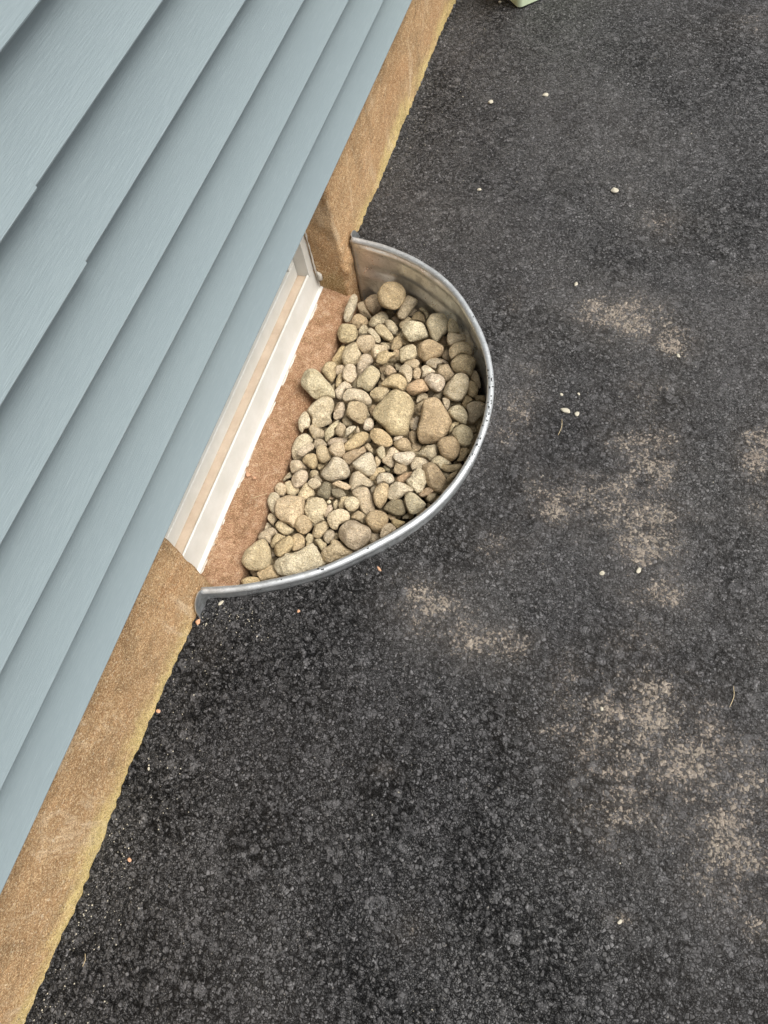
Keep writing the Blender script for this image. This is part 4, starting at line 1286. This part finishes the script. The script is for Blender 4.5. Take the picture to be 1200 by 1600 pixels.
 ('K5',1,'P',(0.1797,0.5409,-0.0937),(0.159,-0.224),[(-161,-58),(-130,52),(-40,132),(105,90),(154,38),(167,-107),(28,-83),(-126,-64)],
  'small oval pinkish grey stone below right of the small round white stone'),
 ('K6',0,'B',(0.2233,0.5352,-0.0778),(0.143,-0.225),[(-244,36),(-190,150),(-52,227),(96,219),(209,138),(233,31),(181,-114),(108,-241),(-7,-235),(-132,-142),(-204,-66)],
  'round brown stone right of the big pinkish block'),
 ('K7',0,'PF',(0.1853,0.4965,-0.0812),(0.159,-0.209),[(-319,-76),(-313,56),(-219,216),(-120,312),(32,292),(208,248),(307,164),(358,1),(289,-166),(171,-299),(15,-314),(-150,-252),(-264,-173)],
  'big pinkish-brown block with rounded edges by the lower rim'),
 ('K8',0,'L',(0.2501,0.5187,-0.0755),(0.133,-0.22),[(-102,-119),(-110,39),(-41,180),(58,169),(177,91),(86,-32),(-8,-140),(-58,-187)],
  'small oval pale beige stone below right of the round brown stone'),
 ('K9',2,'P',(0.2216,0.5104,-0.106),(0.142,-0.212),[(-89,56),(0,82),(99,79),(112,-16),(-39,-159),(-84,-41)],
  'small oval pinkish grey stone below the round brown stone'),
 ('K10',1,'GR',(0.1564,0.4572,-0.0957),(0.17,-0.191),[(-265,-139),(-240,-17),(-142,79),(-157,172),(-62,231),(65,192),(236,114),(358,87),(279,-19),(151,-124),(-50,-299),(-172,-273)],
  'rough speckled grey slab left of the big pinkish block'),
 ('K11',1,'G',(0.1315,0.4856,-0.0979),(0.179,-0.201),[(-111,-51),(-104,50),(-24,158),(65,136),(124,56),(84,-73),(30,-156),(-64,-119)],
  'small oval grey stone above left of the rough grey slab'),
 ('K12',2,'T',(0.1407,0.4951,-0.1131),(0.173,-0.203),[(-56,45),(19,69),(69,-33),(-32,-81)],
  'tiny round tan stone above the rough grey slab'),
 ('K13',1,'P',(0.1187,0.4652,-0.099),(0.184,-0.193),[(-151,44),(-40,104),(40,63),(134,27),(90,-135),(11,-94),(-84,-9)],
  'small oval pinkish grey stone above left of the rough grey slab'),
 ('K14',1,'P',(0.1109,0.5406,-0.0997),(0.185,-0.221),[(-87,-84),(-64,75),(-9,161),(67,83),(67,32),(7,-88),(19,-177)],
  'small long pinkish grey stone above left of the white oval stone'),
 ('J1',0,'T',(0.0322,0.5218,-0.0946),(0.215,-0.212),[(-349,-33),(-345,122),(-251,239),(-57,312),(133,349),(220,291),(276,105),(295,-25),(222,-202),(202,-361),(63,-323),(-135,-286),(-273,-178)],
  'big rounded tan boulder in the lower left of the pile'),
 ('J2',0,'TF',(0.0686,0.4956,-0.0914),(0.203,-0.204),[(-161,8),(-166,141),(-69,198),(54,179),(215,46),(192,-79),(102,-205),(-36,-186),(-132,-100)],
  'tan stone with a sharp ridge on the lower right of the big rounded boulder'),
 ('J3',1,'LR',(0.086,0.5341,-0.1018),(0.194,-0.217),[(-282,53),(-263,196),(-126,291),(21,304),(174,199),(230,30),(159,-61),(236,-138),(140,-202),(39,-302),(-112,-249),(-217,-113)],
  'broad speckled grey-white slab right of the big rounded tan boulder'),
 ('J4',1,'P',(0.1068,0.4946,-0.1),(0.188,-0.203),[(-146,-83),(-142,53),(-57,146),(53,215),(165,150),(138,8),(84,-126),(7,-192),(-101,-168)],
  'medium oval pinkish grey stone below the speckled grey-white slab'),
 ('J5',1,'G',(-0.0095,0.5286,-0.0942),(0.23,-0.213),[(-149,-9),(-151,163),(-56,230),(68,167),(87,18),(100,-115),(126,-260),(-25,-191)],
  'medium long grey stone above left of the big rounded tan boulder'),
 ('J6',1,'T',(-0.0118,0.567,-0.1024),(0.229,-0.225),[(-138,-34),(-100,102),(-15,152),(91,96),(134,23),(111,-107),(24,-154),(-107,-76)],
  'small round tan stone below left of the speckled pale oval'),
 ('J7',1,'T',(-0.0059,0.4966,-0.1099),(0.228,-0.199),[(-120,3),(-90,108),(30,105),(103,43),(60,-74),(77,-120),(-62,-64)],
  'small round tan stone below left of the big rounded tan boulder'),
 ('J8',1,'T',(0.0264,0.4836,-0.1071),(0.217,-0.196),[(-224,53),(-170,139),(-43,112),(145,55),(241,19),(193,-82),(98,-147),(-64,-115),(-177,-34)],
  'medium long tan stone above the yellow faceted block'),
 ('J9',2,'L',(-0.0175,0.4822,-0.1269),(0.23,-0.191),[(-50,-50),(-37,102),(80,63),(26,-24),(-18,-91)],
  'tiny oval pale beige stone above left of the yellow faceted block'),
 ('J10',1,'G',(-0.002,0.4597,-0.1096),(0.228,-0.185),[(-182,-55),(-125,66),(19,182),(110,162),(182,101),(104,-10),(108,-162),(-59,-116),(-158,-166)],
  'medium oval grey stone above left of the yellow faceted block'),
 ('J11',0,'T',(0.005,0.4025,-0.0889),(0.23,-0.166),[(-308,-191),(-305,-25),(-228,166),(-81,348),(46,358),(173,234),(245,126),(300,-4),(262,-148),(165,-238),(-62,-329),(-207,-288)],
  'squarish tan boulder in the lower left corner of the well'),
 ('J12',1,'O',(0.0221,0.4541,-0.1074),(0.22,-0.184),[(-109,-130),(-92,11),(-50,126),(66,130),(157,110),(45,-45),(-17,-200)],
  'small long yellow-tan stone above left of the yellow faceted block'),
 ('J13',0,'OF',(0.0486,0.438,-0.0931),(0.212,-0.181),[(-194,-148),(-172,-25),(-38,202),(40,261),(135,225),(186,125),(149,-3),(63,-179),(-29,-242),(-138,-212)],
  'small yellow-tan faceted block right of the corner tan boulder'),
 ('J14',1,'O',(0.0703,0.4589,-0.1032),(0.202,-0.188),[(-164,75),(-74,176),(27,170),(123,84),(155,-56),(71,-149),(-55,-215),(-84,-83)],
  'medium oval yellow-tan stone right of the yellow faceted block'),
 ('J15',1,'P',(0.0914,0.469,-0.1014),(0.194,-0.193),[(-84,-2),(-58,115),(39,121),(80,50),(76,-84),(-18,-147),(-34,-52)],
  'small oval pinkish grey stone below right of the tan stone with sharp ridge'),
 ('J16',0,'WR',(0.0935,0.4168,-0.0892),(0.197,-0.174),[(-501,-261),(-433,-110),(-271,73),(-91,163),(15,279),(116,364),(220,345),(323,280),(396,254),(421,132),(514,97),(282,-123),(27,-318),(-224,-430),(-331,-400),(-454,-327)],
  'long rough whitish slab lying along the lower rim'),
 ('J17',1,'T',(0.0309,0.3762,-0.1067),(0.219,-0.155),[(-215,-36),(-127,59),(32,210),(167,106),(262,23),(103,-79),(-61,-165),(-161,-116)],
  'medium oval tan stone below right of the corner tan boulder'),
 ('J18',1,'O',(0,0.3525,-0.1094),(0.231,-0.144),[(-205,-118),(-165,-7),(-24,97),(115,119),(195,80),(169,-27),(-82,-143)],
  'small long yellow-tan stone below the corner tan boulder'),
 ('J19',2,'P',(0.0206,0.425,-0.1236),(0.219,-0.172),[(-26,-55),(-42,58),(27,30),(41,-33)],
  'tiny oval pinkish grey stone below left of the yellow faceted block'),
 ('J21',3,'B',(-0.0108,0.3793,-0.1403),(0.23,-0.152),[(-105,24),(14,64),(98,-27),(-7,-61)],
  'tiny oval brown stone below the corner tan boulder'),
]

PAL = dict(L=(.64, .565, .42), T=(.58, .485, .335), G=(.52, .455, .34), B=(.48, .385, .26), P=(.545, .475, .355), O=(.60, .485, .30),
           W=(.72, .66, .53), D=(.33, .29, .20), R=(.54, .39, .25))


def ico(level):
    import bmesh
    bm = bmesh.new()
    bmesh.ops.create_icosphere(bm, subdivisions=level, radius=1)
    V = np.array([v.co[:] for v in bm.verts]); F = np.array([[v.index for v in f.verts] for f in bm.faces])
    bm.free()
    return V, F


ICO_V, ICO_F = ico(5)
ICO4_V, ICO4_F = ico(4)


def stone_mesh(name, outline, nrm, facets, rough, seed, parent=None):
    r = np.random.default_rng(seed)
    O = np.array(outline, float) * 1e-4
    m = O.mean(0)
    # area centroid keeps the radial outline single valued
    O2 = catmull(list(map(tuple, O)) + [tuple(O[0])], 8)
    # make the spline closed: rebuild with wrapped ends
    k = len(O)
    W = [O[(i) % k] for i in range(-2, k + 3)]
    O2 = catmull(W, 8)[16:16 + 8 * k + 1]
    ang = np.arctan2(O2[:, 1] - m[1], O2[:, 0] - m[0]); rad = np.hypot(O2[:, 0] - m[0], O2[:, 1] - m[1])
    o_ = np.argsort(ang); ang, rad = ang[o_], rad[o_]
    ang = np.concatenate([ang - 2 * np.pi, ang, ang + 2 * np.pi]); rad = np.tile(rad, 3)
    big = rad.mean() > .02
    SV, SF = (ICO_V, ICO_F) if big else (ICO4_V, ICO4_F)
    th = np.arctan2(SV[:, 1], SV[:, 0])
    rr = np.interp(th, ang, rad) * .985
    cz = np.sqrt(np.clip(1 - SV[:, 2] ** 2, 0, 1))
    e = .80 if not facets else .62
    Q = O - m
    ev = np.sqrt(np.linalg.eigvalsh(Q.T @ Q / len(Q)))
    h = ev[0] * 1.42 * r.uniform(.62, .92)
    lat = cz ** e
    V = np.stack([rr * lat * np.cos(th), rr * lat * np.sin(th), h * np.sign(SV[:, 2]) * np.abs(SV[:, 2]) ** e], 1)
    # worn facets: soft cuts by a few planes
    nf = r.integers(3, 6) + (5 if facets else 0)
    R0 = rad.mean()
    for _ in range(nf):
        d = r.normal(size=3); d[2] = abs(d[2]) + .75
        d /= np.linalg.norm(d)
        s = V @ d
        lim = s.max() * r.uniform(.74 if facets else .80, .93)
        soft = (.03 if facets else .09) * s.max()
        over = s - lim
        ns = np.where(over > -soft, lim - soft + (soft) * (1 - np.exp(-(np.clip(over + soft, 0, None)) / soft)), s)
        ns = np.where(over > -soft, np.maximum(ns, lim - soft), s)
        V = V + (ns - s)[:, None] * d * (.93)
    nl = Waves(R0 * 1.5, 10, seed)(V) * R0 * .040 + Waves(R0 * .6, 14, seed + 1)(V) * R0 * (.014 if not rough else .045)
    if rough:
        nl = nl + Waves(R0 * .25, 18, seed + 2)(V) * R0 * .028
    nd = V / (np.linalg.norm(V, axis=1)[:, None] + 1e-9)
    V = V + nd * nl[:, None]
    V[:, 0] += m[0]; V[:, 1] += m[1]
    n3 = np.array([nrm[0], nrm[1], math.sqrt(1 - nrm[0] ** 2 - nrm[1] ** 2)])
    u = np.cross([0, 1, 0], n3); u /= np.linalg.norm(u); v = np.cross(n3, u)
    W3 = V[:, :1] * u + V[:, 1:2] * v + V[:, 2:] * n3
    return W3, SF


for idx, (key, tier, look, cen, nrm, outl, label) in enumerate(ROCKS):
    V, F = stone_mesh('stone', outl, nrm, 'F' in look[1:], 'R' in look[1:], 100 + idx)
    o = mesh_obj('river_stone', V, F, M_STONE)
    # the traced outline is the widest section: sink the body so that its upper face meets it
    o.location = cen
    c = .75 * np.array(PAL[look[0]]) + .25 * np.array((.57, .49, .355)) * (1 if look[0] != 'D' else .4)
    if key in ('E12', 'B9', 'E21'):
        c = np.array((.53, .43, .27))
    r = np.random.default_rng(900 + idx)
    c = c * np.array((1.0, .975, .955)) * .92 * r.uniform(.90, 1.10) * np.array([1 + r.uniform(-.03, .03), 1, 1 + r.uniform(-.07, .07)])
    o.color = (*[float(k) for k in c], 1)
    tag(o, label, 'stone', 'river stones filling the window well')

# the bed of small stones and grit under them (nobody could count these)
def zsurf(x, y):
    s = np.clip((y - .95) / .2, 0, 1); s = s * s * (3 - 2 * s)
    return -.100 + .035 * np.clip((x + .03) / .4, 0, 1) - .045 * s * (1 - np.clip(x / .4, 0, 1))


SV, SF = ico(3)
bx, by = [], []
poly_in = CUR - NRM * .012
allV, allF, off = [], [], 0
cnt = 0
gr = np.random.default_rng(77)
while cnt < 1500:
    x, y = gr.uniform(-.02, .40), gr.uniform(.27, 1.17)
    if not inside(np.array([x]), np.array([y]), poly_in)[0]:
        continue
    s = gr.uniform(.005, .013) if gr.random() < .7 else gr.uniform(.012, .018)
    q = SV * np.array([s, s * gr.uniform(.6, .95), s * gr.uniform(.5, .8)])
    for _ in range(4):
        d = gr.normal(size=3); d /= np.linalg.norm(d)
        t = q @ d; lim = t.max() * .78
        q = q - np.clip(t - lim, 0, None)[:, None] * d * .9
    A = Matrix.Rotation(gr.uniform(0, 6.28), 3, Vector(gr.normal(size=3)).normalized())
    q = q @ np.array(A)
    allV.append(q + np.array([x, y, zsurf(x, y) - .046 - gr.uniform(0, .012)])); allF.append(SF + off); off += len(SV); cnt += 1
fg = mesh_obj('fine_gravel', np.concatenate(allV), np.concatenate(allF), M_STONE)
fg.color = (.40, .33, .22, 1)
fg['kind'] = 'stuff'
tag(fg, 'small dark stones and grit in the gaps beneath the river stones', 'gravel')
# soil under the gravel
gx, gy = np.meshgrid(np.linspace(-.06, .43, 60), np.linspace(.24, 1.2, 110), indexing='ij')
inn = inside(gx, gy, np.vstack([CUR - NRM * .002, [(-.035, .271), (-.035, 1.168)]]))
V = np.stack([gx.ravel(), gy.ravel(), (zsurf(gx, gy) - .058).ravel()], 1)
F = grid_faces(60, 110); F = F[inn.ravel()[F].all(1)]
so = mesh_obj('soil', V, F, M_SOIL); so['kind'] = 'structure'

# ---------------------------------------------------------------- loose chips and straws
CHIPS = [
 (0.5429,0.8297,0.0005,0.0113,0.0063,'p','cream bean-shaped pebble on the asphalt, larger of two right of the well',None),
 (0.5663,0.8272,0.0005,0.0063,0.0056,'w','smaller angular cream pebble just right of the bean-shaped pebble',None),
 (0.5360,1.4591,0.0005,0.0102,0.0073,'w','yellowish stone chip in the upper right of the asphalt',None),
 (0.3084,1.7732,0.0005,0.0082,0.0065,'w','flat white chip, right one of two near the top of the asphalt',None),
 (0.1755,1.7274,0.0005,0.0083,0.0067,'w','flat white chip, left one of two near the top of the asphalt',None),
 (0.2226,1.4116,0.0005,0.0062,0.0039,'w','small white flake between the upper chips and the well',None),
 (0.0989,2.1562,0.0005,0.0055,0.0046,'w','small white flake on the asphalt just left of the green tub',None),
 (0.5277,0.8676,0.0005,0.0041,0.0031,'w','tiny white chip above the bean-shaped pebble',None),
 (0.5610,0.8766,0.0005,0.0038,0.0025,'w','tiny grey-white chip above the smaller cream pebble',None),
 (0.0066,0.2676,0.0005,0.0075,0.0031,'w','white sliver on the asphalt just below the near end of the rim',None),
 (-0.0210,0.2227,0.0005,0.0062,0.0050,'o','orange chip by the foot of the near mounting flange',None),
 (0.1573,0.2926,0.0005,0.0036,0.0030,'o','small orange chip on the asphalt below the lower rim',None),
 (-0.0253,0.0522,0.0005,0.0048,0.0036,'o','orange chip at the foundation edge below the flange',None),
 (0.0301,-0.1793,0.0005,0.0044,0.0033,'o','orange chip on the asphalt near the foundation, lower left',None),
 (0.0000,-0.0414,0.0005,0.0035,0.0025,'w','white chip on the asphalt beside the lower foundation',None),
 (0.7124,0.2672,0.0005,0.0041,0.0031,'w','small pale chip in the dusty patch at lower right',None),
 (0.7321,0.5252,0.0005,0.0066,0.0044,'w','pale chip at the right in the largest dusty patch',None),
 (0.6725,0.5046,0.0005,0.0056,0.0045,'w','pale chip at the left in the largest dusty patch',None),
 (0.7372,1.0129,0.0005,0.0063,0.0038,'w','yellowish chip below the upper dusty patch',None),
 (0.5024,1.1607,0.0005,0.0069,0.0041,'w','faint pale chip above the upper dusty patch',None),
 (0.7898,-0.0301,0.0005,0.0046,0.0028,'w','pale chip near the bottom right of the asphalt',None),
 (0.2786,0.4092,0.0005,0.0073,0.0024,'o','thin pinkish flake on the asphalt just outside the lower rim',None),
 (-0.0886,0.5766,-0.0880,0.0080,0.0058,'o','small reddish pebble on the mortar sill, nearer the window',None),
 (-0.0729,0.5722,-0.0880,0.0058,0.0043,'o','pale flat pebble on the mortar sill beside the reddish one',None),
]
for i, (x, y, z, rx, ry, kind, label, group) in enumerate(CHIPS):
    r = np.random.default_rng(300 + i)
    q = SV.copy()
    q = q * np.array([rx, ry, min(rx, ry) * .6])
    for _ in range(6):
        d = r.normal(size=3); d /= np.linalg.norm(d)
        t = q @ d; q = q - np.clip(t - t.max() * .7, 0, None)[:, None] * d * .9
    a = r.uniform(0, 3.14); ca, sa = math.cos(a), math.sin(a)
    if kind != 'p':
        q = q @ np.array([[ca, sa, 0], [-sa, ca, 0], [0, 0, 1]])
    o = mesh_obj('pebble' if max(rx, ry) > .0055 else 'stone_chip', q, SF, M_CHIPO if kind == 'o' else M_CHIPW, smooth=kind == 'p')
    o.location = (x, y, z + min(rx, ry) * .35)
    tag(o, label, 'pebble' if max(rx, ry) > .0055 else 'stone chip', group)
# grit: tiny white crumbs near the foundation line
allV, allF, off = [], [], 0
S1, F1 = ico(1)
gr = np.random.default_rng(5)
for k in range(380):
    if k < 190:
        y = gr.uniform(-.45, .30); x = -.022 + abs(gr.normal(0, .05))
    elif k < 230:
        y = gr.uniform(.22, .30); x = gr.uniform(-.01, .12)
    elif k < 280:
        y = gr.uniform(1.2, 2.4); x = -.02 + abs(gr.normal(0, .09))
    else:
        x, y = gr.uniform(0, 1.2), gr.uniform(-.4, 2.4)
    if inside(np.array([x]), np.array([y]), CUR + NRM * .012)[0]:
        continue
    s = gr.uniform(.0006, .0014)
    allV.append(S1 * s * gr.uniform(.5, 1.3, 3) + np.array([x, y, .0012])); allF.append(F1 + off); off += len(S1)
g = mesh_obj('white_grit', np.concatenate(allV), np.concatenate(allF), M_CHIPW, smooth=False)
g['kind'] = 'stuff'; tag(g, 'tiny white crumbs of grit strewn over the black asphalt', 'grit')
STRAWS = [
 ((-0.0574,0.5220,-0.0830),(-0.0275,0.5421,-0.0830),'white straw lying across the edge of the mortar sill'),
 ((0.5403,0.8084,0.0030),(0.5403,0.7700,0.0030),'pale straw on the asphalt below the bean-shaped pebble'),
 ((0.9088,0.3615,0.0030),(0.9064,0.3254,0.0030),'thin straw on the asphalt at the right edge'),
 ((0.0208,-0.3205,0.0030),(0.0249,-0.3370,0.0030),'thin yellow straw on the asphalt near the bottom left'),
]
for i, (p0, p1, label) in enumerate(STRAWS):
    p0, p1 = np.array(p0), np.array(p1)
    mid = (p0 + p1) / 2 + np.array([.003, .001, .002])
    mb = MB(); mb.tube(catmull([p0, mid, p1], 5), .00045, 6)
    o = mb.build('straw', M_STRAW, smooth=True)
    tag(o, label, 'straw')

# ---------------------------------------------------------------- green plastic tub, only its corner in the frame
tub = empty('plastic_tub', (.159, 2.128, 0))
tag(tub, 'pale green plastic tub whose rounded corner shows at the top edge', 'tub')
tub.rotation_euler = (0, 0, math.radians(43))
def rrect(w, d, r, n=6):
    pts = []
    for cx, cy, a0 in ((w - r, r, -90), (w - r, d - r, 0), (r, d - r, 90), (r, r, 180)):
        for k in range(n + 1):
            a = math.radians(a0 + 90 * k / n)
            pts.append((cx + r * math.cos(a), cy + r * math.sin(a)))
    return pts
def tubmesh(levels, closed_bottom=True):
    V, F = [], []
    base = rrect(.30, .17, .014)
    m = len(base)
    for (z, g) in levels:
        for x, y in base:
            V.append((.15 + (x - .15) * (1 + g), .085 + (y - .085) * (1 + g * 1.7), z))
    for k in range(len(levels) - 1):
        for i in range(m):
            j = (i + 1) % m
            F.append((k * m + i, k * m + j, (k + 1) * m + j, (k + 1) * m + i))
    F.append(tuple(range(m - 1, -1, -1)))
    F.append(tuple((len(levels) - 1) * m + i for i in range(m)))
    return V, F
V, F = tubmesh([(.001, -.02), (.004, 0), (.18, .07), (.182, .05), (.02, -.04)])
mb = MB(); mb.add(V, F); mb.build('tub_body', M_GREEN, tub)
V, F = tubmesh([(.176, .075), (.176, .11), (.190, .11), (.190, .055), (.183, .050)])
mb = MB(); mb.add(V, F[:-2]); mb.build('tub_rim', M_GREEN, tub)
